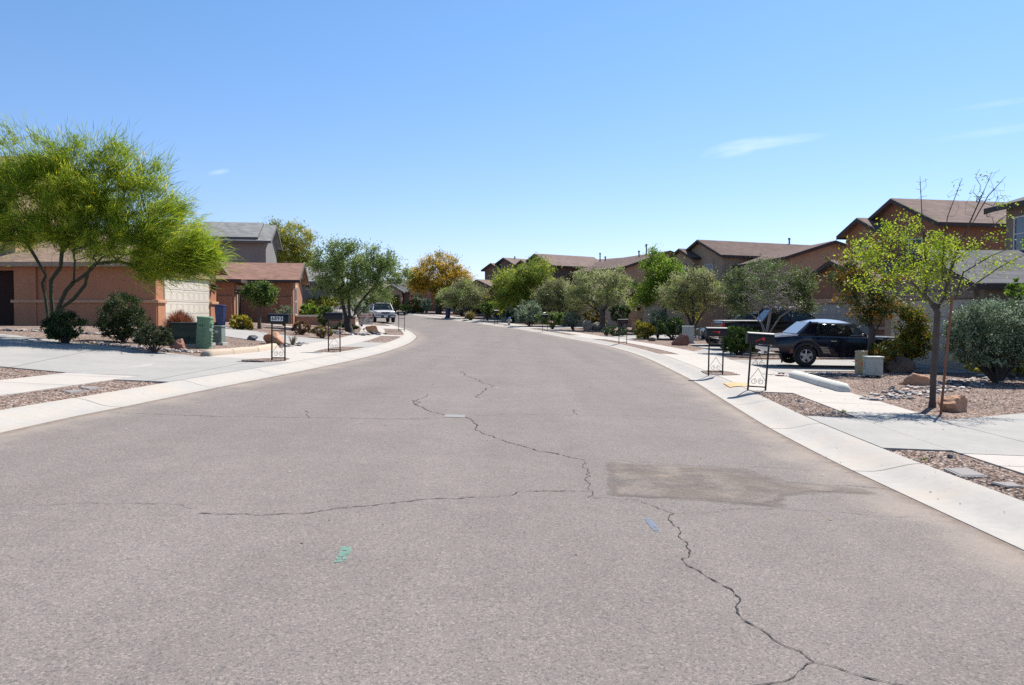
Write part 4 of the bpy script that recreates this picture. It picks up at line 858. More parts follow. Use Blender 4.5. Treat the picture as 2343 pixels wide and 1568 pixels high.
bush('shrub','round grey green ball shrub left of the dark trunk, end of the street',(976,713),[(976,697,13,13)],LF_GG,BK_D,n=1400,L=.18,W=.05,y0=92.5,lump=.04,tone=(.45,.15))
bush('shrub','dark shrub behind the blue bin and black sedan',(1040,722),[(1030,700,16,11),(1050,704,14,10)],LF_DG,BK_D,n=1400,L=.25,W=.07,y0=94)
tuft('grass_clump','golden grass clump in front of the black sedan',(1077,733),18,24,m_leaf('gold_blades',[(.10,.09,.03),(.22,.18,.06),(.34,.27,.10)],None,1,.3),420,.03)
bush('hedge','dark clipped block hedge beside the yellow bush',(1115,728),[(1112,708,14,15),(1122,708,12,15)],LF_MG,BK_D,'hedge',n=2400,L=.16,W=.05,y0=78,lump=.03,tone=(.35,.2))
bush('shrub','loose yellow green shrub behind the dark block hedge',(1138,728),[(1138,702,20,24),(1120,690,20,12)],LF_YG,BK_D,n=2200,L=.2,W=.05,y0=82)
bush('shrub','dark shrub behind the fire hydrant',(1172,742),[(1175,726,14,13),(1158,722,10,9)],LF_DG,BK_D,n=1600,L=.16,W=.05,y0=74)
bush('shrub','tall silver green spiky shrub left of the dark parked car',(1212,748),[(1210,712,28,24),(1195,720,16,20),(1225,724,20,18)],LF_GG,BK_D,n=4600,L=.2,W=.026,y0=66,tone=(.5,.25),spike=.7,up=.5)
bush('shrub','dark green shrub in front of the parked car, behind a letterbox',(1265,752),[(1262,732,26,16),(1240,734,16,14),(1282,730,14,15)],LF_OL,BK_D,n=3200,L=.16,W=.04,y0=62,tone=(.3,.2))
bush('shrub','airy grey shrub on thin stems, left of the pale boulder',(1312,756),[(1310,733,20,17)],LF_GG,BK_D,n=1900,L=.13,W=.026,low=.35,y0=60,tone=(.3,.22))
bush('shrub','red tipped green shrub behind the round tree trunk',(1358,752),[(1353,728,20,18),(1372,735,14,14)],LF_PH,BK_D,n=2400,L=.16,W=.045,y0=64,tone=(.5,.25))
bush('shrub','low spreading green juniper behind the letterbox',(1408,770),[(1408,758,31,10)],m_leaf('juniper_foliage',[(.035,.06,.025),(.08,.12,.05),(.15,.20,.09)],None,1,.2),BK_D,n=3600,L=.12,W=.02,lump=.06,spike=.4)
bush('shrub','dark bush hanging by the tan house wall',(1420,742),[(1420,717,25,17)],LF_DG,BK_D,n=1900,L=.16,W=.05,low=.4,y0=58)
bush('shrub','yellow green spiky shrub between two letterboxes',(1475,776),[(1474,757,24,18)],LF_YS,BK_D,n=3000,L=.18,W=.02,spike=.9,up=.6,tone=(.45,.22))
bush('hedge','dark clipped green hedge left of the utility cabinet',(1540,776),[(1525,748,20,20),(1548,747,20,21)],LF_MG,BK_D,'hedge',n=4200,L=.1,W=.03,lump=.06,y0=47,tone=(.3,.2))
bush('shrub','grey green clipped shrub behind the dark hedge',(1505,768),[(1508,730,22,20),(1500,750,18,16)],LF_GG,BK_D,n=3000,L=.11,W=.03,y0=49,tone=(.25,.2))
bush('shrub','shrub with yellow flowers behind the olive brown tree',(1592,750),[(1596,715,16,18),(1575,705,14,10)],LF_YL,BK_D,n=1100,L=.15,W=.05,y0=53)
bush('shrub','dark green shrub in front of the black pickup',(1690,813),[(1685,775,32,28),(1715,778,26,26),(1672,790,20,20)],LF_MG,BK_D,n=6500,L=.08,W=.025,tone=(.35,.22),up=.5)
bush('shrub','green feathery shrub behind the beige pedestal',(2020,838),[(2020,805,30,24),(2008,815,22,18)],LF_OR,BK_D,n=3600,L=.07,W=.014,spike=.5,y0=22.4,tone=(.4,.2))
bush('shrub','huge silvery green shrub at the right frame edge',(2280,882),[(2265,745,95,62),(2340,760,70,70),(2215,775,52,55),(2250,800,80,42),(2330,810,60,40)],LF_GG,BK_D,n=36000,L=.05,W=.020,lump=.12,low=.42,r=.035,stems=9,tone=(.27,.27),y0=19.2)
bush('shrub','bright green shrub peeking over the silvery one at the right edge',(2343,840),[(2340,665,34,28),(2360,700,40,40)],LF_BG,BK_D,n=3000,L=.07,W=.022,y0=21.5,tone=(.35,.2))
bush('shrub','dark yellow green shrub under the silvery one at the right edge',(2330,868),[(2335,832,28,22),(2240,838,30,16)],LF_YG,BK_D,n=2600,L=.06,W=.018,y0=20.8,tone=(.3,.22))
for i,(px,py,lb) in enumerate([(1930,945,'small green weed at the corner of the right gravel strip, nearest the sidewalk'),(2040,1042,'tiny weed in the far part of the right gravel strip'),(1690,983,'tiny grey weed')][:1]):
    tuft('weed',lb,(px,py),11,9,LF_BG,70,.004,'weed')
tuft('weed','tiny green weed beside the dark stone in the right gravel strip',(2115,1054),8,7,LF_BG,40,.004,'weed')
# ---------------------------------------------------------------- letterboxes
BLK=simple('black_mailbox_paint',(.008,.008,.009),.5,0,.3,8,**{'Specular IOR Level':.35}); REDF=simple('red_flag_paint',(.45,.02,.02),.4); PLATE=simple('white_number_plate',(.7,.7,.68),.5); INK=simple('black_number_ink',(.01,.01,.01),.6)
CHROME=simple('chrome',(.6,.6,.6),.12,1.,.02)
def text_mesh(txt,size,mat,parent,name,loc,rot,extr=.001):
    cu=bpy.data.curves.new('t','FONT'); cu.body=txt; cu.size=size; cu.align_x='CENTER'; cu.align_y='CENTER'; cu.extrude=extr; cu.offset=.004; cu.space_character=1.15
    tmp=bpy.data.objects.new('t',cu); COL.objects.link(tmp); dg=bpy.context.evaluated_depsgraph_get(); dg.update()
    me=bpy.data.meshes.new_from_object(tmp.evaluated_get(dg)); bpy.data.objects.remove(tmp); me.materials.clear()
    o=link(name,me,parent,[mat]); o.location=loc; o.rotation_euler=rot; return o
def scroll(mb,x,z,r,side,turns=1.35,y=0):
    pts=[]
    for i in range(26):
        t=i/25; a=math.pi*.5+side*t*turns*2*math.pi; rr=r*(1-.62*t); pts.append((x+rr*math.cos(a),y,z+rr*math.sin(a)))
    mb.tube(pts,.0045,5)
def letterbox(px,py,h,label,rz=0,side=1,legw=.36,tilt=0,scrolls=2,number=None,flag=None,spread=None,blen=.52):
    """h: overall height; side +1: street lies to -x"""
    p=GP(px,py); o=empty('letterbox',p,R(rz),label,'letterbox','black letterboxes on wrought iron stands'); o.rotation_euler=(0,R(tilt),R(rz))
    bh=.235; zb=h-bh; f=MB(); w=legw/2
    for s in (-1,1): f.box((s*w,0,(zb-.03)/2-.02),(.032,.032,zb+.02))
    f.box((0,0,.09),(legw-.034,.026,.026)); f.box((0,0,zb-.022),(legw+.05,.05,.02)); f.box((0,0,zb-.20),(legw-.034,.026,.026))
    f.build('stand',BLK,o,bevel=.003)
    s=MB(); n=scrolls; z0=.12
    for k in range(n):
        for sd in (-1,1):
            scroll(s,sd*w*.42,z0+.075,.062,sd)
            s.tube([(sd*w*.42,0,z0+.137),(sd*w*.16,0,z0+.19),(0,0,z0+.30)] if k%2 else [(sd*(w-.016),0,z0+.10),(sd*w*.5,0,z0+.2),(0,0,z0+.34)],.0045,5)
        z0+=.36
    if n: s.build('scrollwork',BLK,o,smooth=50)
    W=.185; prof=[(-W/2,zb),(W/2,zb),(W/2,zb+bh*.58)]+[(W/2*math.cos(a),zb+bh*.58+bh*.42*math.sin(a)) for a in np.linspace(.2,math.pi-.2,9)]+[(-W/2,zb+bh*.58)]
    L=blen; b=MB(); b.prism([(-L/2,y,z) for y,z in prof],(L,0,0)); b.build('box',BLK,o,smooth=35,bevel=.004)
    d=MB(); d.prism([(-side*L/2,y*1.05,zb+(z-zb)*1.03-.004) for y,z in prof],(-side*.014,0,0)); d.bar((-side*(L/2+.02),-.03,zb+bh*.82),(-side*(L/2+.02),.03,zb+bh*.82),.012); d.build('door',BLK,o,bevel=.002)
    if flag:
        g=MB(); a=R(flag); c=Vector((.03,-W/2-.006,zb+bh*.5)); e=c+Vector((-math.cos(a)*.16,0,-math.sin(a)*.16)); g.bar(c,e,.006,.016); g.prism([c+Vector(q) for q in ((-.025,-.004,-.012),(.0,-.004,-.045),(.03,-.004,-.045),(.035,-.004,.02),(-.02,-.004,.02))],(0,.007,0)); g.build('flag',REDF,o)
    if number:
        kind,col=number; pz=zb+bh*.45; px0=-.01
        if col!='red': MB().box((px0,-W/2-.004,pz),(.3 if kind!='~' else .25,.004,.115 if kind!='~' else .085)).build('number_plate',PLATE,o)
        if kind!='~': text_mesh(kind,.125,INK,o,'number',(px0,-W/2-.0065,pz),(R(90),0,0))
        else:
            q=MB(); r2=random.Random(int(px))
            for i in range(4): 
                xx=px0-.09+.06*i
                q.box((xx,-W/2-.0075,pz+.02*r2.choice((-1,1))),(.035,.002,.012)).box((xx+.014*r2.choice((-1,1)),-W/2-.0075,pz),(.011,.002,.05))
            q.build('number',INK if col!='red' else REDF,o)
    return o
letterbox(637,827,1.205,'black letterbox with the white number plate 6893, nearest on the left side',0,-1,.33,.8,1,('6893','w'))
letterbox(765,807,1.25,'plain black letterbox without a plate, second on the left, before the olive tree',0,-1,.36,0,1)
letterbox(919,758,1.22,'black letterbox with a tiny plate at the left kerb bend near the white car',0,-1,.36,0,0,('~','w'))
letterbox(1731,895,1.19,'leaning black letterbox with its red flag slanting down, nearest on the right side',-4,1,.35,3.5,2,None,22)
letterbox(1637,859,1.225,'black letterbox with a level red flag on the small gravel island, right side',0,1,.36,.8,1,None,-2)
letterbox(1425,787,1.27,'black letterbox with red numbers before the low juniper, right side',0,1,.4,0,0,('~','red'))
letterbox(1247,758,1.25,'black letterbox before the dark shrub and parked car, right side',14,1,.36,0,0)
letterbox(1135,742,1.25,'faint thin letterbox by the golden grass clump, farthest on the right side',40,1,.36,0,0)
# ---------------------------------------------------------------- utility boxes
UG=m_paint('dark_green_enamel',(.010,.032,.021),.5,0,.03); LG=m_paint('sage_green_enamel',(.13,.25,.14),.5,0,.1); GB=m_paint('grey_green_enamel',(.17,.22,.20),.5,0,.1); BE=m_paint('beige_plastic',(.33,.27,.15),.5); GC=m_paint('pale_grey_enamel',(.36,.40,.36),.45); LBL=simple('white_label',(.65,.66,.66),.5); ORT=simple('red_orange_tape',(.75,.07,.03),.4); CPAD=simple('pad_concrete',(.35,.33,.30),.9,scale=20)
def cabinet(name,label,px,py,w,d,h,mat,rz=0,pad=True,labelpos=None,y0=None):
    p=GP(px,py); o=empty(name,p,R(rz),label,'utility box')
    if pad: MB().box((0,0,.02),(w+.12,d+.12,.1)).build('plinth',CPAD,o,bevel=.01)
    MB().box((0,0,h/2+.05),(w,d,h)).build('body',mat,o,bevel=.02)
    MB().box((0,0,h+.065),(w+.05,d+.05,.05)).build('lid',mat,o,bevel=.015)
    f=MB(); f.box((0,-d/2-.004,h*.5),(.008,.006,h*.8)).box((.07,-d/2-.012,h*.42),(.03,.02,.08)); f.build('latch',mat,o)
    if labelpos: MB().box((labelpos[0],-d/2-.003,labelpos[1]),(labelpos[2],.004,labelpos[3])).build('sticker',LBL,o)
    return o
cabinet('utility_cabinet','dark green low transformer cabinet beside the red grass',440,791,.92,.9,.62,UG,0,True)
cabinet('utility_cabinet','grey green utility box behind the sage green pedestal',499,789,.36,.36,.52,GB,0,True,(.02,.42,.11,.09))
cabinet('utility_cabinet','pale grey utility box with a pale top beside the beige pedestal',1997,863,.42,.32,.46,GC,-8,False)
cabinet('utility_cabinet','grey utility cabinet behind the red brown boulder, right side',1574,786,.62,.62,.86,GC,-12,True)
cabinet('utility_cabinet','small grey utility box left of the fire hydrant',1153,738,.5,.5,.78,GB,0,True)
def pedestal(label,px,py,w,h,mat,fins=False,tape=False,tilt=0):
    p=GP(px,py); o=empty('utility_pedestal',p,0,label,'utility pedestal'); o.rotation_euler=(0,R(tilt),0); m=MB(); r=w/2
    n=20; sq=lambda k,z:[(k*r*math.copysign(abs(math.cos(a))**.6,math.cos(a)),k*r*math.copysign(abs(math.sin(a))**.6,math.sin(a)),z) for a in np.linspace(0,2*math.pi,n,endpoint=False)]
    rows=[sq(1,-.05),sq(.98,h*.93),sq(1.05,h*.935),sq(1.04,h*.985),sq(.85,h)]
    m.add(sum(rows,[]),[(i*n+k,i*n+(k+1)%n,(i+1)*n+(k+1)%n,(i+1)*n+k) for i in range(len(rows)-1) for k in range(n)]+[tuple((len(rows)-1)*n+k for k in range(n))])
    m.build('body',mat,o,smooth=40)
    if fins:
        f=MB()
        for i in range(7): f.box((r*1.0,-.02,h*(.18+.1*i)),(.07,.16,.035))
        f.build('fins',mat,o,bevel=.006); g=MB(); g.box((-.02,-r*.93,h*.5),(.035,.05,h*.8)); 
        for i in range(4): g.box((.05,-r*.96,h*(.22+.17*i)),(.05,.03,.02)); g.box((-.08,-r*.96,h*(.22+.17*i)),(.04,.03,.02))
        g.build('hasp',mat,o,bevel=.004); MB().box((-.03,-r*.985,h*.72),(.09,.02,.06)).build('vent',UG,o)
        MB().box((r*.93,-.12,h*.6),(.08,.03,.09)).build('sticker',LBL,o)
    if tape:
        t=MB(); t.tube([(r*1.02*math.cos(a),r*1.02*math.sin(a),h*.46-.10*math.cos(a-3.0)*-1) for a in np.linspace(2.7,5.9,16)],.018,5); t.build('tape',ORT,o)
    return o
pedestal('sage green ribbed pedestal standing in front of the dark green cabinet',466,797,.42,.94,LG,True,tilt=4)
pedestal('beige round-topped pedestal with a strip of red tape',1970,859,.29,.67,BE,False,True)
# ---------------------------------------------------------------- bins, hydrant, sign, stake
BLUE=simple('blue_bin_plastic',(.004,.022,.105),.5,0,.1)
def bin_(px,py,label,rz=0,y0=None):
    p=GP(px,py); o=empty('wheelie_bin',p,R(rz),label,'bin','blue wheeled bins'); m=MB(); w,d,h=.42,.42,1.0
    V=[];
    for z,k in ((.08,.8),(.5,.9),(h,1.0)): V+=[(-w/2*k,-d/2*k,z),(w/2*k,-d/2*k,z),(w/2*k,d/2*k,z),(-w/2*k,d/2*k,z)]
    m.add(V,[(0,3,2,1)]+[(i*4+k,i*4+(k+1)%4,i*4+4+(k+1)%4,i*4+4+k) for i in range(2) for k in range(4)]+[(8,9,10,11)]); m.build('body',BLUE,o,bevel=.03)
    l=MB(); l.prism([(-w/2-.015,-d/2-.02,h),(-w/2-.015,d/2+.03,h),(-w/2-.015,d/2+.03,h+.03),(-w/2-.015,0,h+.06),(-w/2-.015,-d/2-.02,h+.03)],(w+.03,0,0)); l.build('lid',BLUE,o,bevel=.015)
    t=MB(); t.bar((-w/2,d/2+.09,h-.03),(w/2,d/2+.09,h-.03),.03); t.bar((-w/2,d/2,h-.03),(-w/2,d/2+.1,h-.03),.03); t.bar((w/2,d/2,h-.03),(w/2,d/2+.1,h-.03),.03); t.build('handle',BLUE,o)
    for s in (-1,1): MB().lathe([(.12,-.025),(.12,.025)],14,(s*(w/2-.06),d/2*.85,.12),'X').build('wheel',simple('bin_rubber',(.015,.015,.015),.8) if 'bin_rubber' not in bpy.data.materials else bpy.data.materials['bin_rubber'],o)
    return o
bin_(505,749,'blue wheeled bin against the peach house garage corner',90)
bin_(1025,729,'blue wheeled bin on the far right kerb beside the black sedan',150)
def hydrant(px,py):
    p=GP(px,py); o=empty('fire_hydrant',p,R(20),'small fire hydrant with a blue cap at the far right kerb','fire hydrant'); S=simple('silver_hydrant_paint',(.45,.43,.38),.5,.3); B=simple('blue_hydrant_paint',(.08,.18,.42),.5)
    MB().lathe([(.17,0),(.17,.05),(.11,.06),(.11,.5),(.15,.51),(.15,.56),(.12,.57)],16).build('barrel',S,o,smooth=40)
    MB().lathe([(.13,.57),(.12,.64),(.07,.71),(.03,.72),(.03,.77)],16).build('bonnet',B,o,smooth=40)
    n=MB(); n.lathe([(.06,-.22),(.07,-.22),(.07,-.17),(.05,-.17),(.05,.17),(.07,.17),(.07,.22)],12,(0,0,.42),'X'); n.lathe([(.075,-.2),(.075,-.15),(.055,-.14),(.055,0)],12,(0,0,.36),'Y'); n.build('nozzles',S,o,smooth=40)
hydrant(1165,745)
def rent_sign(px,py):
    p=GP(px,py); o=empty('yard_sign',p,R(2),'white yard sign with red heading on a thin metal frame before the olive tree','sign'); y=p.y; k=y/F
    FR=simple('sign_frame_metal',(.10,.09,.09),.5,.4); WH=simple('sign_white',(.62,.6,.6),.5); DK=simple('sign_dark',(.06,.06,.09),.5); RD=simple('sign_red',(.50,.06,.09),.5); YE=simple('sign_yellow_edge',(.5,.42,.12),.6)
    w=.76; h=1.12; f=MB()
    for s in (-1,1): f.box((s*w/2,0,h/2),(.025,.025,h))
    for z in (h,.40): f.box((0,0,z),(w,.022,.022))
    f.build('frame',FR,o); MB().box((-w/2-.022,.0,.72),(.02,.02,.62)).build('edge',YE,o)
    zz=[(.96,.22,WH),(.80,.075,DK),(.68,.135,WH),(.50,.155,WH)]
    for z,hh,m in zz: MB().box((0,-.004,z),(w-.04,.012,hh)).build('panel',m,o)
    r2=random.Random(4); a=MB(); b=MB(); c=MB()
    for x in (-.28,.20,.28): a.box((x,-.013,.96),(.055,.004,.12))
    for i in range(9): a.box((-.2+.036*i,-.013,.925),(.024,.004,.045))
    for i in range(9): (a if i in (3,4) else c).box((-.28+.065*i,-.013,.80),(.04,.004,.045))
    for z in (.68,.50):
        for i in range(9):
            if i!=4: b.box((-.26+.06*i,-.013,z),(.034,.004,.055+.012*r2.random()))
    a.build('lettering',RD,o); b.build('lettering',DK,o); c.build('lettering',WH,o)
rent_sign(837,759)
def stake():
    p=GP(2152,948); o=MB().tube([(0,0,-.05),(.075,0,.95),(.15,0,1.93)],.021,8).build('tree_stake',m_bark('stake_wood',(.20,.085,.045),20),None,smooth=50); o.location=p
    tag(o,'leaning reddish brown wooden stake beside the young tree','stake')
stake()
def kerb_block(pts,w,h,mat,label,name='parking_kerb'):
    W=[G(*p) for p in pts]; P=[Vector((x,y,gz(x,y))) for x,y in W]; o=empty(name,P[0],0,label,'kerb'); n=len(P)-1
    for i in range(n):
        a,b=P[i]-P[0],P[i+1]-P[0]; d=(b-a).normalized(); s=Vector((-d.y,d.x,0)).normalized(); g=d*.006
        prof=[(-w/2,-.06),(-w/2*.95,h*.55),(-w/2*.6,h*.92),(0,h),(w/2*.6,h*.92),(w/2*.95,h*.55),(w/2,-.06)]
        m=MB(); r=[]
        ends=[(a+g,1),(b-g,1)]
        if i==n-1: ends=[(a+g,1),(b-d*.16,1),(b-d*.05,.75),(b,.3)]
        if i==0: ends=[(a,.3),(a+d*.05,.75),(a+d*.16,1)]+ends[1:]
        V=[];k=len(prof)
        for c,q in ends: V+=[c+s*u*(.6+.4*q)+Vector((0,0,z*q if z>0 else z)) for u,z in prof]
        m.add(V,[(e*k+j,e*k+j+1,(e+1)*k+j+1,(e+1)*k+j) for e in range(len(ends)-1) for j in range(k-1)]+[tuple(range(k)),tuple((len(ends)-1)*k+j for j in range(k))])
        m.build('segment',mat,o,smooth=50)
    return o
KW=simple('white_kerb_concrete',(.56,.54,.47),.9,0,.12,5); KT=simple('tan_kerb_concrete',(.42,.335,.25),.9,0,.15,5)
kerb_block([(1815,864),(1850,874),(1885,885),(1912,892),(1934,899)],.28,.19,KW,'pale rounded concrete kerb segments along the right gravel lot')
kerb_block([(468,815),(523,811),(580,806),(628,797)],.34,.17,KT,'tan concrete kerb along the left gravel lot, behind the 6893 letterbox')
# ---------------------------------------------------------------- rocks
RK_O=m_rock('orange_sandstone',(.40,.19,.10),(.50,.30,.19)); RK_R=m_rock('red_sandstone',(.22,.085,.06),(.36,.18,.13)); RK_D=m_rock('brown_rock',(.10,.07,.055),(.24,.16,.12)); RK_P=m_rock('pale_rock',(.30,.25,.2),(.42,.37,.3)); RK_G=m_rock('grey_stone',(.08,.08,.085),(.22,.21,.21))
def rock_mesh(mb,c,r,seed,sub=3,m=0):
    rg=np.random.default_rng(seed); bm=bmesh.new(); bmesh.ops.create_icosphere(bm,subdivisions=sub,radius=1)
    nn=14 if sub<2 else 11; d=unit(rg.normal(size=(nn,3))); h=rg.uniform(.50,.84,nn); V=[]
    for v in bm.verts:
        n=np.array(v.co); k=min(1.0,min(hh/max(1e-3,n@dd) if n@dd>.05 else 9 for dd,hh in zip(d,h))); k*=1+.03*math.sin(9*n[0]+seed)*math.sin(8*n[2]); k*=1+(.05*math.sin(5.3*n[0]+3.1*n[1]+seed)*math.sin(6.1*n[2]+2.3*n[1]) if sub>2 else 0); V.append((c[0]+n[0]*k*r[0],c[1]+n[1]*k*r[1],c[2]+n[2]*k*r[2]))
    bm.verts.index_update(); mb.add(V,[[v.index for v in f.verts] for f in bm.faces],m); bm.free()
def boulder(label,px,py,wpx,hpx,mat,seed,rz=0,depth=.8,y0=None,name='boulder',cat='rock',group=None):
    p=GP(px,py); k=p.y/F; mb=MB(); w,h=wpx*k/2,hpx*k
    rock_mesh(mb,(0,0,h*.34),(w*1.25,w*1.25*depth,h*.80),seed,4)
    o=mb.build(name,mat,None,smooth=14); o.location=p; o.location.y+=w*depth*.6; o.rotation_euler=(0,0,R(rz)); return tag(o,label,cat,group)
boulder('big orange brown boulder at the foot of the young tree',2188,943,68,38,RK_O,3)
boulder('long flat orange stone slab behind the young tree trunk',2098,882,64,26,RK_O,8,8,.5)
boulder('dark pinkish boulder under the yellow tipped shrub',2055,853,72,34,RK_D,5,0,.7)
boulder('orange boulder behind the 6893 letterbox',628,789,48,27,RK_O,12)
boulder('dark flat stone on the left gravel lot',577,779,24,12,RK_G,9,-20,.6)
boulder('red brown boulder before the grey utility cabinet',1562,791,38,24,RK_R,21)
boulder('pale upright boulder left of the round tree trunk',1346,756,22,28,RK_P,30,0,.8)
boulder('low pale boulder at the round tree foot',1364,756,32,18,RK_P,31)
boulder('rust flat boulder at the rust house corner by the planter',721,743,26,20,RK_R,33)
boulder('pinkish boulder under the rounded shrub, left side',405,800,34,24,RK_R,35)
boulder('brown boulder beside the dark shrub before the pickup',1722,809,46,22,RK_D,37)
boulder('small dark stone in the near right gravel strip',2175,1049,15,9,RK_G,40,name='stone')
boulder('small dark stone in the right gravel strip nearer the letterbox',1830,921,11,6,RK_G,41,name='stone')
boulder('small two-toned stone lying in the right gravel strip by the weed',1907,947,10,7,RK_P,43,name='stone')
boulder('grey stone on the right lot in front of the pale grey box',2042,893,14,9,RK_G,42,name='stone')
boulder('small rock on the gravel island behind the second right letterbox',1648,853,9,5,RK_R,44,name='stone')
boulder('brown flat boulder by the yellow green spiky shrub',1493,781,18,8,RK_D,46)
boulder('pale boulder under the olive tree beside the yard sign',851,761,28,20,RK_O,48)
def cobbles(label,path,halfpx,n,seed,smin,smax,pal):
    rg=np.random.default_rng(seed); mb=MB(); W=np.array([G(*p) for p in path]); hw=np.array(halfpx)
    s=np.concatenate([[0],np.cumsum(np.linalg.norm(np.diff(W,axis=0),axis=1))]); org=W[0]
    for i in range(n):
        t=rg.uniform(0,s[-1]); x=np.interp(t,s,W[:,0]); y=np.interp(t,s,W[:,1]); q=np.interp(t,s,hw); o=rg.normal(0,.5); j=min(np.searchsorted(s,t),len(W)-1); d=W[j]-W[j-1] if j else W[1]-W[0]; d=d/np.linalg.norm(d)
        x-=d[1]*o*q; y+=d[0]*o*q; r=rg.uniform(smin,smax)*(1.0 if rg.random()<.85 else 1.5); a=rg.uniform(0,3.14)
        b=len(mb.v); rock_mesh(mb,(0,0,0),(r*1.3,r*.9,r*.55),int(rg.integers(1e6)),1,int(rg.integers(len(pal))))
        z=gz(x,y)+r*.25
        for k in range(b,len(mb.v)):
            vx,vy,vz=mb.v[k]; mb.v[k]=(x+vx*math.cos(a)-vy*math.sin(a),y+vx*math.sin(a)+vy*math.cos(a),z+vz)
    o=mb.build('river_cobbles',pal,None,smooth=50); return tag(o,label,'cobbles',kind='stuff')
PAL=[simple('cobble_grey',(.17,.16,.165),.8,0,.3,12),simple('cobble_pink',(.36,.25,.21),.8,0,.3,12),simple('cobble_dark',(.06,.06,.07),.75,0,.3,12),simple('cobble_tan',(.33,.26,.2),.8,0,.3,12),simple('cobble_white',(.46,.43,.4),.8,0,.2,12)]
cobbles('bed of grey and pink river cobbles running behind the young tree',[(1985,917),(2035,910),(2085,901),(2135,890),(2190,880),(2250,868),(2290,862)],[.3,.4,.45,.5,.5,.5,.5],270,1,.045,.085,PAL)
cobbles('dark river cobbles along the drive beyond the pale kerb',[(1785,862),(1830,857),(1880,856),(1930,858),(1980,862),(2015,862)],[.35,.4,.35,.3,.25,.2],230,2,.04,.075,PAL)
cobbles('row of river cobbles along the left peach house wall',[(0,757),(50,758),(100,760),(200,765),(260,767)],[.12]*5,120,3,.05,.10,PAL)
cobbles('river cobbles between the shrubs and the left driveway',[(200,785),(250,790),(300,795),(360,800),(420,806),(460,806)],[.35]*6,200,4,.04,.08,PAL)
cobbles('pinkish cobbles around the orange boulder on the left',[(615,797),(650,794),(680,789),(700,786)],[.35]*4,90,5,.04,.08,PAL)
cobbles('cobbles under the olive tree',[(770,765),(810,768),(850,767),(862,763)],[.4]*4,60,6,.08,.16,PAL)
# low white-capped planter wall beyond the rust house
PW=empty('planter_wall',GP(720,744),R(4),'low tan planter wall with white cap beyond the rust house','wall')
MB().box((0,0,.22),(5.2,.3,.6)).build('wall',PINKT,PW); MB().box((0,0,.58),(5.3,.42,.12)).build('cap',simple('white_cap_stone',(.6,.56,.5),.8),PW,bevel=.015)
# ---------------------------------------------------------------- vehicles
TYRE=simple('tyre_rubber',(.018,.018,.019),.85,var=.25); RIM=simple('alloy_rim',(.38,.38,.40),.3,.8); UNDER=simple('underbody_black',(.01,.01,.01),.9); CGL=m_glass('car_glass',(.012,.016,.02),.25); CGT=m_glass('car_glass_clear',(.03,.04,.04),.72); REDL=simple('red_lamp',(.35,.01,.012),.2); CLRL=simple('clear_lamp',(.55,.58,.6),.15); AMB=simple('amber_lamp',(.5,.16,.03),.25); SEAT=simple('dark_seat_vinyl',(.03,.03,.035),.6); LPL=simple('licence_plate_white',(.6,.62,.66),.4); GRL=simple('grille_black',(.02,.02,.022),.4)
def wheel(par,x,y,r,w,spokes=5,rimr=.62,mat=None):
    o=MB().lathe([(r*rimr,-w/2),(r*.93,-w/2),(r,-w*.32),(r,w*.32),(r*.93,w/2),(r*rimr,w/2)],28,(x,y,r),'Y',cap=False).build('wheel',TYRE,par,smooth=40)
    s=1 if y>0 else -1; f=y+s*w*.40; m=MB(); R2=r*rimr
    m.lathe([(R2*1.0,-.05*s),(R2*1.02,.02*s),(R2*.93,.02*s),(R2*.88,-.03*s)],28,(x,f,r),'Y',cap=False)
    for k in range(spokes):
        a=2*math.pi*k/spokes+.3; m.bar((x+.04*math.cos(a),f,r+.04*math.sin(a)),(x+R2*.93*math.cos(a),f-s*.005,r+R2*.93*math.sin(a)),.03,.085*r/.3)
    m.lathe([(.055,-.03*s),(.055,.025*s),(.03,.03*s)],14,(x,f,r),'Y'); m.build('rim',mat or RIM,o,smooth=40)
    MB().lathe([(R2*.86,-.03*s),(R2*.86,-.02*s)],20,(x,f,r),'Y').build('brake_disc',UNDER,o)
def car_body(par,prof,wh,paint,name='body',n=64,rnd=.10,arch=1.12):
    """prof rows: x, bottom z, top z, half width"""
    P=np.array(prof,float); xs=np.unique(np.concatenate([np.linspace(P[0,0],P[-1,0],n),P[:,0]])); V=[];Fs=[]
    zb=np.interp(xs,P[:,0],P[:,1]); zt=np.interp(xs,P[:,0],P[:,2]); hw=np.interp(xs,P[:,0],P[:,3])
    for x,b,t,w in zip(xs,zb,zt,hw):
        for xw,r in wh:
            q=(r*arch)**2-(x-xw)**2
            if q>0: b=max(b,r+math.sqrt(q))
        t2=max(t,b+.03); hh=t2-b
        half=[(w*.55,b),(w*.93,b+.005),(w*.985,b+hh*.10),(w*1.0,b+hh*.45),(w*.985,b+hh*.78),(w*.955,t2-min(.05,hh*.12)),(w*.90,t2-.012),(w*.78,t2),(w*.4,t2+.012)]
        V+=[(x,y,z) for y,z in half]+[(x,0,t2+.018)]+[(x,-y,z) for y,z in half[::-1]]
    k=19; m=len(xs)
    for i in range(m-1):
        for j in range(k): j2=(j+1)%k; Fs.append((i*k+j,(i+1)*k+j,(i+1)*k+j2,i*k+j2))
    Fs+= [tuple(range(k)),tuple((m-1)*k+j for j in range(k-1,-1,-1))]
    mb=MB().add(V,Fs); return mb.build(name,paint,par,smooth=32)
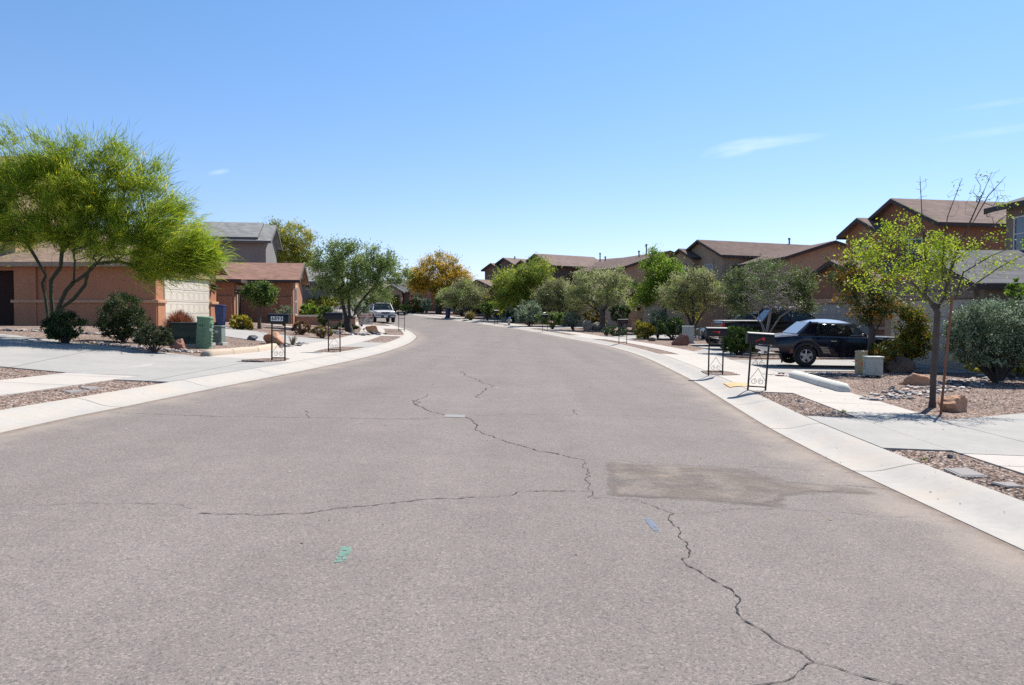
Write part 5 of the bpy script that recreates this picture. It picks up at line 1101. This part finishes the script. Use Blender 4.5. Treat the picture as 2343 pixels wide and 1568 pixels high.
def cabin(par,c,paint,roofm,glass,bp=(),pill=.07,qp=0,seats=True,crownh=.06):
    """c: x rear base, rear top, front top, front base, belt z, roof z, half width base, half width top"""
    rb,rt,ft,fb,zb,zr,wb,wt=c; g=.012
    A=[(rb,-wb,zb),(fb,-wb,zb),(fb,wb,zb),(rb,wb,zb)]; Bt=[(rt,-wt,zr),(ft,-wt,zr),(ft,wt,zr),(rt,wt,zr)]
    ins=lambda L,d:[Vector((x+(d if x<(rb+fb)/2 else -d),y-math.copysign(d,y),z)) for x,y,z in L]
    a,b=ins(A,.025),ins(Bt,.03); MB().add(a+b,[(0,1,5,4),(1,2,6,5),(2,3,7,6),(3,0,4,7)]).build('windows',glass,par)
    p_=[MB(),MB()]; A2=[Vector(v) for v in A];B2=[Vector(v) for v in Bt]
    for i in range(4): p_[i>1].bar(A2[i],B2[i],pill*(1.0 if i in(1,2) else 1.3),.05)
    for t in bp:
        for s in (-1,1): p_[s>0].bar((t,s*(wb-.01),zb),(rt+(ft-rt)*min(1,max(0,(t-rb)/(fb-rb)))*1.0,s*(wt-.005),zr),.075,.045)
    if qp:
        for s in (-1,1):
            x1=rb+qp; p_[s>0].prism([(rb,s*wb,zb),(x1,s*wb,zb),(rt+qp*.45,s*wt,zr),(rt-.02,s*wt,zr)],(0,-s*.03,0))
    for s in (-1,1): p_[s>0].bar((rb,s*wb,zb+.01),(fb,s*wb,zb+.01),.05,.035); p_[s>0].build('pillar_frame',paint,par)
    V=[];n=9;mm=9; Fs=[]
    for i in range(n):
        u=i/(n-1); x=rt-.04+(ft-rt+.08)*u
        for j in range(mm):
            v=j/(mm-1)*2-1; V.append((x,v*(wt+.012),zr-.02+crownh*(1-abs(v)**2.2)*(1-.8*abs(2*u-1)**2.6)))
    for i in range(n-1):
        for j in range(mm-1): Fs.append((i*mm+j,(i+1)*mm+j,(i+1)*mm+j+1,i*mm+j+1))
    b0=len(V); V+=[(x,y,zr-.05) for x,y,z in V[:n*mm]]
    per=[j for j in range(mm)]+[i*mm+mm-1 for i in range(1,n)]+[(n-1)*mm+j for j in range(mm-2,-1,-1)]+[i*mm for i in range(n-2,0,-1)]
    Fs+=[(per[i],per[(i+1)%len(per)],b0+per[(i+1)%len(per)],b0+per[i]) for i in range(len(per))]
    MB().add(V,Fs).build('roof',roofm,par,smooth=35)
    if seats:
        s=MB()
        for y in (-.37,.37): s.box((ft-.55,y,zb-.05),(.18,.46,.55),Matrix.Rotation(R(-12),3,'Y')).box((ft-.30,y,zb-.30),(.5,.48,.14)).box((ft-.60,y,zb+.30),(.09,.24,.16))
        s.box((rb+.62,0,zb-.08),(.16,1.15,.45)); s.tube([(fb-.32+.02*math.sin(t),.37+.17*math.cos(t),zb+.05+.17*math.sin(t)) for t in np.linspace(0,6.28,17)],.014,6); s.build('interior',SEAT,par,bevel=.03)
def vehicle(name,label,cat,x,y,deg,group=None,dz=0,pitch=0):
    z=gz(x,y)+.015+dz; o=empty(name,(x,y,z),R(deg),label,cat,group); o.rotation_euler=(0,R(pitch),R(deg)); return o
def part(par,name,mat,*boxes,bevel=.01):
    m=MB()
    for c,d in boxes: m.box(c,d)
    return m.build(name,mat,par,bevel=bevel)
# --- navy classic coupe, nose in, seen from its right rear
NAVY=m_paint('navy_paint',(.0025,.0035,.013),.14,.0,.02); NAVY_SKY=m_paint('navy_top_sky_sheen',(.42,.47,.56),.12,.2,.05); PRIMER=simple('dark_primer_flare',(.016,.016,.017),.6)  # pale tops of the navy car: sky reflection put into the colour
mu=vehicle('coupe','navy blue classic coupe with pale sky sheen on its roof and fat rear tyres in the right driveway','car',10.25,24.45,-1,dz=.03,pitch=1.3)
WR,WF=.325,.315; xr,xf=-1.32,1.42
car_body(mu,[(-2.30,.52,.78,.70),(-2.26,.40,.85,.80),(-2.0,.36,.905,.84),(-1.7,.33,.94,.855),(-1.2,.30,.955,.865),(-.4,.26,.945,.865),(.9,.26,.925,.855),(1.6,.30,.90,.835),(2.15,.36,.86,.79),(2.28,.45,.78,.72)],[(xr,WR),(xf,WF)],NAVY,arch=1.13)
cabin(mu,(-1.56,-1.14,.10,.52,.945,1.36,.735,.585),NAVY,NAVY_SKY,CGT,(),.055,.52,True,.115)
MB().prism([(-1.58,-.79,.978),(-2.0,-.79,.944),(-2.25,-.77,.888),(-2.25,-.77,.865),(-1.58,-.79,.93)],(0,1.56,0)).build('boot_lid',NAVY_SKY,mu); part(mu,'bonnet',NAVY_SKY,((1.36,0,.942),(1.5,1.5,.02)))
MB().prism([(-1.575,-.655,.985),(-1.575,.655,.985),(-1.165,.53,1.345),(-1.165,-.53,1.345)],(-.012,0,.012)).build('rear_window',m_paint('rear_glass_sky_sheen',(.22,.24,.27),.08,0,.1),mu)  # pale slab over the rear glass, sky reflection painted as base colour
part(mu,'rear_bumper',CHROME,((-2.36,0,.50),(.07,1.56,.10)),((-2.24,-.79,.50),(.24,.04,.10)),((-2.24,.79,.50),(.24,.04,.10)))
part(mu,'tail_panel',GRL,((-2.295,0,.68),(.03,1.2,.17)))
for s in (-1,1):
    l=part(mu,'tail_light',CHROME,((-2.305,s*.52,.68),(.03,.24,.17)))
    part(l,'lens',REDL,*[((-2.322,s*(.445+.075*k),.68),(.02,.042,.135)) for k in range(3)])
part(mu,'licence_plate',LPL,((-2.395,0,.40),(.012,.31,.155))); MB().lathe([(.055,-.03),(.055,.0),(.02,.02)],14,(-2.31,0,.70),'X').build('fuel_cap',CHROME,mu)
for x,r,w in ((xr,WR,.27),(xf,WF,.2)):
    for s in (-1,1): wheel(mu,x,s*(.80-w/2+.035),r,w,5,.6)
for s in (-1,1):
    f=MB(); pts=[(xr+WR*1.16*math.cos(a),s*.872,WR+WR*1.16*math.sin(a)) for a in np.linspace(-.1,math.pi+.05,18)]
    f.tube(pts,[.03+.03*math.sin(i/17*math.pi) for i in range(18)],6); f.build('fender_flare',PRIMER,mu,smooth=60)
    v=MB()
    for k in range(4): v.bar((-.92+.03*k,s*.868,.60-.055*k),(-.70+.03*k,s*.868,.60-.055*k),.012)
    v.build('side_vents',CHROME,mu); part(mu,'sill_trim',CHROME,((.15,s*.858,.285),(2.2,.02,.045)))
    part(mu,'door_handle',CHROME,((-.52,s*.868,.80),(.16,.03,.035))); part(mu,'door_seam',GRL,((-.66,s*.8575,.62),(.008,.02,.55)),((.50,s*.856,.62),(.008,.02,.55)),bevel=0)
    part(mu,'mirror',CHROME,((.34,s*.84,1.0),(.06,.09,.08)))
    t=MB(); t.bar((-1.55,s*.742,.955),(-1.15,s*.592,1.355),.022); t.build('window_trim',CHROME,mu)
part(mu,'rust_patch',simple('rusted_metal',(.16,.06,.04),.9,var=.4,scale=25),((-1.78,-.856,.46),(.12,.012,.13)))
part(mu,'front_bumper',CHROME,((2.33,0,.48),(.07,1.5,.10))); part(mu,'grille',GRL,((2.29,0,.62),(.03,.9,.16)))
for s in (-1,1): MB().lathe([(.09,0),(.09,.04),(.06,.06)],16,(2.25,s*.62,.66),'X').build('headlight',CLRL,mu)
part(mu,'mud_flap',UNDER,((-2.0,-.66,.20),(.02,.10,.22)),bevel=.003)
# --- black pickup
BLKP=m_paint('black_truck_paint',(.004,.004,.005),.16,0,.02)
pk=vehicle('pickup_truck','black crew cab pickup truck parked nose in behind the dark shrub','pickup',12.45,36.1,0)
car_body(pk,[(-2.95,.62,1.24,.92),(-2.9,.52,1.30,.96),(-1.9,.48,1.32,.98),(-.5,.45,1.30,.98),(1.2,.45,1.24,.98),(2.2,.48,1.20,.97),(2.75,.52,1.12,.93),(2.95,.58,.95,.86)],[(-1.85,.40),(1.90,.40)],BLKP,arch=1.15)
cabin(pk,(-1.15,-.62,.62,1.42,1.30,1.93,.90,.70),BLKP,BLKP,CGL,(.1,),.08)
for s in (-1,1):
    part(pk,'bed_rail',CHROME,((-2.05,s*.90,1.345),(1.75,.10,.03))); part(pk,'tail_light',REDL,((-2.93,s*.875,1.07),(.12,.17,.36))); part(pk,'mirror',BLKP,((1.15,s*1.06,1.36),(.1,.22,.2)))
    part(pk,'door_handle',BLKP,((.55,s*.985,1.12),(.2,.03,.04)),((-.45,s*.985,1.12),(.2,.03,.04))); part(pk,'headlight',CLRL,((2.9,s*.72,.92),(.14,.3,.2)))
    part(pk,'roof_rail',CHROME,((0,s*.66,1.985),(1.2,.04,.03)))
    for x in (-1.85,1.90): wheel(pk,x,s*.84,.40,.27,6,.66)
part(pk,'bed_cover',simple('pale_bed_cover',(.42,.40,.36),.6),((-2.05,0,1.352),(1.72,1.66,.03)))
part(pk,'tailgate',BLKP,((-2.965,0,1.05),(.04,1.45,.42))); part(pk,'rear_bumper',CHROME,((-3.05,0,.62),(.18,1.85,.17))); part(pk,'licence_plate',LPL,((-3.145,0,.66),(.012,.31,.155)))
# --- dark blue crossover facing the street beyond the pickup
DBL=m_paint('midnight_blue_paint',(.006,.009,.022),.16,0,.02)
def suv(o,paint,glass=CGL,H=1.72,L=4.7,chrome=True,rack=True):
    h=L/2
    car_body(o,[(-h,.50,.95,.80),(-h+.08,.36,1.06,.88),(-h+.9,.30,1.10,.93),(0,.28,1.08,.94),(h-1.35,.30,1.06,.94),(h-.6,.32,1.0,.92),(h-.15,.36,.92,.86),(h,.45,.78,.74)],[(-h+.95,.36),(h-.90,.36)],paint,arch=1.14)
    cabin(o,(-h+.12,-h+.42,.30,1.05,1.08,H-.05,.86,.66),paint,paint,glass,(.0,-.95),.07)
    for s in (-1,1):
        part(o,'headlight',CLRL,((h-.10,s*.62,.80),(.16,.30,.17))); part(o,'tail_light',REDL,((-h+.03,s*.76,.95),(.1,.14,.34))); part(o,'mirror',paint,((.82,s*1.0,1.12),(.1,.2,.14)))
        part(o,'door_handle',paint,((.2,s*.945,.92),(.16,.03,.035)),((-.75,s*.945,.92),(.16,.03,.035)))
        if rack: part(o,'roof_rail',GRL,((-.7,s*.6,H+.0),(1.7,.04,.05)))
        for x in (-h+.95,h-.90): wheel(o,x,s*.82,.36,.24,5,.64)
    g=part(o,'grille',CHROME if chrome else GRL,((h-.01,0,.72),(.06,.80,.26))); part(g,'grille_bars',GRL,*[((h+.025,0,.63+.06*k),(.015,.74,.032)) for k in range(4)],bevel=0)
    part(o,'front_bumper',paint,((h-.02,0,.46),(.18,1.62,.2))); part(o,'fog_lamps',CLRL,((h+.07,.6,.46),(.02,.2,.08)),((h+.07,-.6,.46),(.02,.2,.08))); part(o,'front_plate',LPL,((h+.08,0,.46),(.012,.31,.14))); part(o,'rear_bumper',paint,((-h-.02,0,.46),(.16,1.62,.2)))
    return o
suv(vehicle('crossover','midnight blue crossover with a chrome grille facing the street beyond the pickup','car',11.9,39.9,180),DBL)
# --- white SUV coming down the left kerb
WHP=m_paint('white_car_paint',(.62,.62,.60),.2,0,.1)
ws=vehicle('suv','white boxy off-road car parked facing us at the left kerb bend','car',-11.2,67.0,-72)
h=2.35
car_body(ws,[(-h,.55,1.05,.80),(-h+.06,.42,1.08,.87),(-1,.36,1.08,.89),(.9,.36,1.04,.89),(1.7,.40,1.0,.87),(2.2,.44,.94,.83),(2.35,.5,.86,.78)],[(-1.4,.36),(1.42,.36)],WHP,arch=1.16)
cabin(ws,(-h+.06,-h+.25,.42,.98,1.06,1.66,.84,.68),WHP,WHP,CGL,(-.1,-1.0),.06)
for s in (-1,1):
    part(ws,'headlight',CLRL,((2.31,s*.56,.80),(.1,.26,.15))); part(ws,'indicator',AMB,((2.28,s*.75,.80),(.12,.12,.15))); part(ws,'mirror',GRL,((.85,s*.98,1.12),(.09,.2,.14)))
    part(ws,'bumper_end',LPL,((2.43,s*.6,.50),(.10,.42,.10))); part(ws,'side_trim',simple('champagne_cladding',(.38,.34,.28),.5) if 'champagne_cladding' not in bpy.data.materials else bpy.data.materials['champagne_cladding'],((0,s*.885,.52),(1.7,.03,.24)))
    part(ws,'roof_rail',GRL,((-.8,s*.6,1.73),(1.6,.04,.05)))
    for x in (-1.4,1.42): wheel(ws,x,s*.77,.36,.23,5,.62)
g=part(ws,'grille',CHROME,((2.35,0,.80),(.05,.78,.19))); part(g,'grille_bars',simple('blue_black_grille',(.02,.03,.08),.2),((2.38,0,.80),(.02,.68,.13)))
part(ws,'front_bumper',GRL,((2.40,0,.52),(.14,1.68,.20))); part(ws,'chrome_strip',CHROME,((2.46,0,.63),(.05,1.62,.035))); part(ws,'licence_plate',LPL,((2.48,0,.52),(.012,.31,.14))); part(ws,'sunroof_lip',GRL,((-.1,0,1.735),(.3,.7,.03)))
# --- black sedan at the far right kerb
def sedan(o,paint,glass=CGL):
    car_body(o,[(-2.3,.48,.88,.72),(-2.24,.34,.98,.82),(-1.4,.26,1.02,.88),(0,.24,.97,.89),(1.0,.25,.92,.88),(1.8,.3,.84,.84),(2.25,.36,.70,.74),(2.32,.42,.62,.66)],[(-1.38,.32),(1.40,.32)],paint,arch=1.14)
    cabin(o,(-1.85,-1.0,.15,1.15,.96,1.40,.80,.58),paint,paint,glass,(-.25,),.06)
    for s in (-1,1):
        part(o,'headlight',CLRL,((2.16,s*.6,.66),(.2,.28,.12))); part(o,'tail_light',REDL,((-2.26,s*.6,.82),(.06,.34,.12))); part(o,'mirror',paint,((.8,s*.95,1.0),(.09,.18,.12))); part(o,'door_handle',CHROME,((.1,s*.89,.82),(.15,.02,.03)),((-.85,s*.89,.82),(.15,.02,.03)))
        for x in (-1.38,1.40): wheel(o,x,s*.78,.32,.21,5,.68)
    part(o,'grille',GRL,((2.3,0,.55),(.06,.8,.18))); part(o,'front_bumper',paint,((2.28,0,.42),(.12,1.35,.14))); part(o,'licence_plate',LPL,((-2.33,0,.75),(.012,.31,.14)))
    return o
BKS=m_paint('black_sedan_paint',(.004,.004,.006),.14,0,.02)
sedan(vehicle('sedan','black sedan parked behind the blue bin at the far right kerb','car',-4.1,88.2,196),BKS)
suv(vehicle('parked_suv','black car half hidden behind dark shrubs, right side beyond a letterbox','car',3.55,73.2,215),BKS)
# --- far vehicles up the left side street
pw=vehicle('pickup_truck','white pickup truck far up the left drive beneath the wispy tree','pickup',*G(684,694),170)
car_body(pw,[(-2.8,.6,1.1,.9),(-2.7,.5,1.2,.94),(1.2,.45,1.2,.95),(2.6,.5,1.08,.9),(2.8,.6,.9,.8)],[(-1.7,.38),(1.8,.38)],WHP); cabin(pw,(-.9,-.6,.7,1.4,1.2,1.8,.86,.68),WHP,WHP,CGL,(.2,))
for x in (-1.7,1.8):
    for s in (-1,1): wheel(pw,x,s*.82,.38,.25)
REDP=m_paint('red_car_paint',(.22,.012,.02),.2)
sedan(vehicle('sedan','small dark red car under the wispy tree, far left','car',*G(737,694.5),60),REDP)
sedan(vehicle('sedan','pale car behind the flat-topped hedge, far left','car',*G(764,695.5),20),WHP)
# ---------------------------------------------------------------- hills, sky, light, camera
def hills():
    n=140; V=[];Fs=[]; X=np.linspace(-2600,2600,n); r=np.random.default_rng(5); ph=r.uniform(0,6,6)
    hh=120+35*np.sin(X/420+ph[0])+18*np.sin(X/150+ph[1])+8*np.sin(X/60+ph[2])+30*np.exp(-((X+100)/500)**2)
    rows=[(2900,0),(3050,.45),(3200,.85),(3300,1.0),(3700,.6)]
    for yy,k in rows: V+=[(x,yy+25*math.sin(x/90+yy),-3+h_*k+(6*math.sin(x/37+yy)*k if k<1 else 0)) for x,h_ in zip(X,hh)]
    for i in range(len(rows)-1): Fs+=[(i*n+j,i*n+j+1,(i+1)*n+j+1,(i+1)*n+j) for j in range(n-1)]
    t=NT('desert_hill'); p=t.pos(); f=t.noise(p,.012,6,.65); g=t.noise(p,.12,3,.6); c=t.mix(t.rng(f,.35,.65,0,1),(.20,.17,.10),(.11,.125,.06)); c=t.mix(t.math('MULTIPLY',g,.5),c,(.07,.085,.04))
    o=MB().add(V,Fs).build('hills',t.bsdf(c,1.0)); o.data.polygons.foreach_set('use_smooth',[True]*len(o.data.polygons)); struct(o)
hills()
SUN=Vector((.60,.80,0)).normalized()*math.cos(R(51)); SUN.z=math.sin(R(51))
su=bpy.data.lights.new('sun','SUN'); su.energy=5.0; su.angle=R(.55); su.color=(1,.955,.89)
so=bpy.data.objects.new('sun',su); COL.objects.link(so); so.rotation_euler=SUN.to_track_quat('Z','Y').to_euler(); so.location=(20,30,40)
w=bpy.data.worlds.new('World'); scene.world=w; w.use_nodes=True; nt=w.node_tree; nt.nodes.clear()
o=nt.nodes.new('ShaderNodeOutputWorld'); bg=nt.nodes.new('ShaderNodeBackground'); sk=nt.nodes.new('ShaderNodeTexSky'); sk.sky_type='NISHITA'; sk.sun_disc=False
sk.sun_elevation=R(51); sk.sun_rotation=math.atan2(.60,.80); sk.altitude=800; sk.air_density=1.0; sk.dust_density=SKYDUST; sk.ozone_density=SKYOZ
# thin cirrus: a mask by sky direction times stretched noise
def nd(t,ins={},**k):
    x=nt.nodes.new('ShaderNode'+t)
    for a,b in k.items(): setattr(x,a,b)
    for a,b in ins.items():
        if isinstance(b,bpy.types.NodeSocket): nt.links.new(b,x.inputs[a])
        else: x.inputs[a].default_value=b
    return x
tc=nd('TexCoord').outputs['Generated']; mask=None
for (px,py,rx,ry,tilt,amt) in ((1700,338,95,20,-7,.5),(1800,322,90,12,-4,.32),(2270,302,130,9,-3,.22),(500,394,26,6,-14,.4),(2280,238,90,7,-2,.2)):
    d=ray(px,py); d=d/np.linalg.norm(d); az=math.atan2(d[0],d[1])
    mp=nd('VectorRotate',{'Vector':tc,'Angle':az},rotation_type='Z_AXIS').outputs[0]   # bring the cloud to +Y
    el=math.asin(d[2]); mp=nd('VectorRotate',{'Vector':mp,'Angle':-el},rotation_type='X_AXIS').outputs[0]
    mp=nd('VectorRotate',{'Vector':mp,'Angle':R(-tilt)},rotation_type='Y_AXIS').outputs[0]
    nz=nd('TexNoise',{'Vector':nd('Mapping',{'Vector':mp,'Scale':(12,1,55)}).outputs[0],'Scale':1.6,'Detail':6.,'Roughness':.62}).outputs[0]
    s=nd('SeparateXYZ',{0:mp}); a=nd('Math',{0:s.outputs[0],1:rx/F},operation='DIVIDE').outputs[0]; b=nd('Math',{0:s.outputs[2],1:ry/F},operation='DIVIDE').outputs[0]
    q=nd('Math',{0:nd('Math',{0:a,1:a},operation='MULTIPLY').outputs[0],1:nd('Math',{0:b,1:b},operation='MULTIPLY').outputs[0]},operation='ADD').outputs[0]
    g=nd('Math',{0:nd('Math',{0:1.,1:q},operation='SUBTRACT').outputs[0],1:0.},operation='MAXIMUM').outputs[0]
    fr=nd('Math',{0:s.outputs[1],1:0.},operation='GREATER_THAN').outputs[0]
    v=nd('Math',{0:nd('Math',{0:nd('MapRange',{0:nz,1:.30,2:.85,3:0.,4:amt}).outputs[0],1:g},operation='MULTIPLY').outputs[0],1:fr},operation='MULTIPLY').outputs[0]
    mask=v if mask is None else nd('Math',{0:mask,1:v},operation='ADD',use_clamp=True).outputs[0]
hz=nd('MapRange',{0:nd('SeparateXYZ',{0:tc}).outputs[2],1:0.,2:.34,3:0.,4:1.}).outputs[0]
tcol=nd('Mix',{0:hz,6:(.92,.88,1.1,1),7:(*SKYTINT,1)},data_type='RGBA').outputs[2]
tint=nd('Mix',{0:1.,6:sk.outputs[0],7:tcol},data_type='RGBA',blend_type='MULTIPLY').outputs[2]
mx=nd('Mix',{0:mask,6:tint,7:(9,9.6,10.4,1)},data_type='RGBA').outputs[2]
nt.links.new(mx,bg.inputs[0]); bg.inputs[1].default_value=SKYSTR; nt.links.new(bg.outputs[0],o.inputs[0])
cam=bpy.data.cameras.new('camera'); co=bpy.data.objects.new('camera',cam); COL.objects.link(co); co.location=(0,0,CZ); co.rotation_euler=(R(90)-PT,0,0)
cam.sensor_width=36; cam.lens=36*F/2343; cam.clip_end=12000; cam.clip_start=.05; scene.camera=co
scene.view_settings.view_transform='Standard'; scene.view_settings.look='None'; scene.view_settings.exposure=EXPO; scene.view_settings.gamma=1
scene.cycles.use_denoising=False; scene.cycles.max_bounces=6; scene.cycles.transparent_max_bounces=12
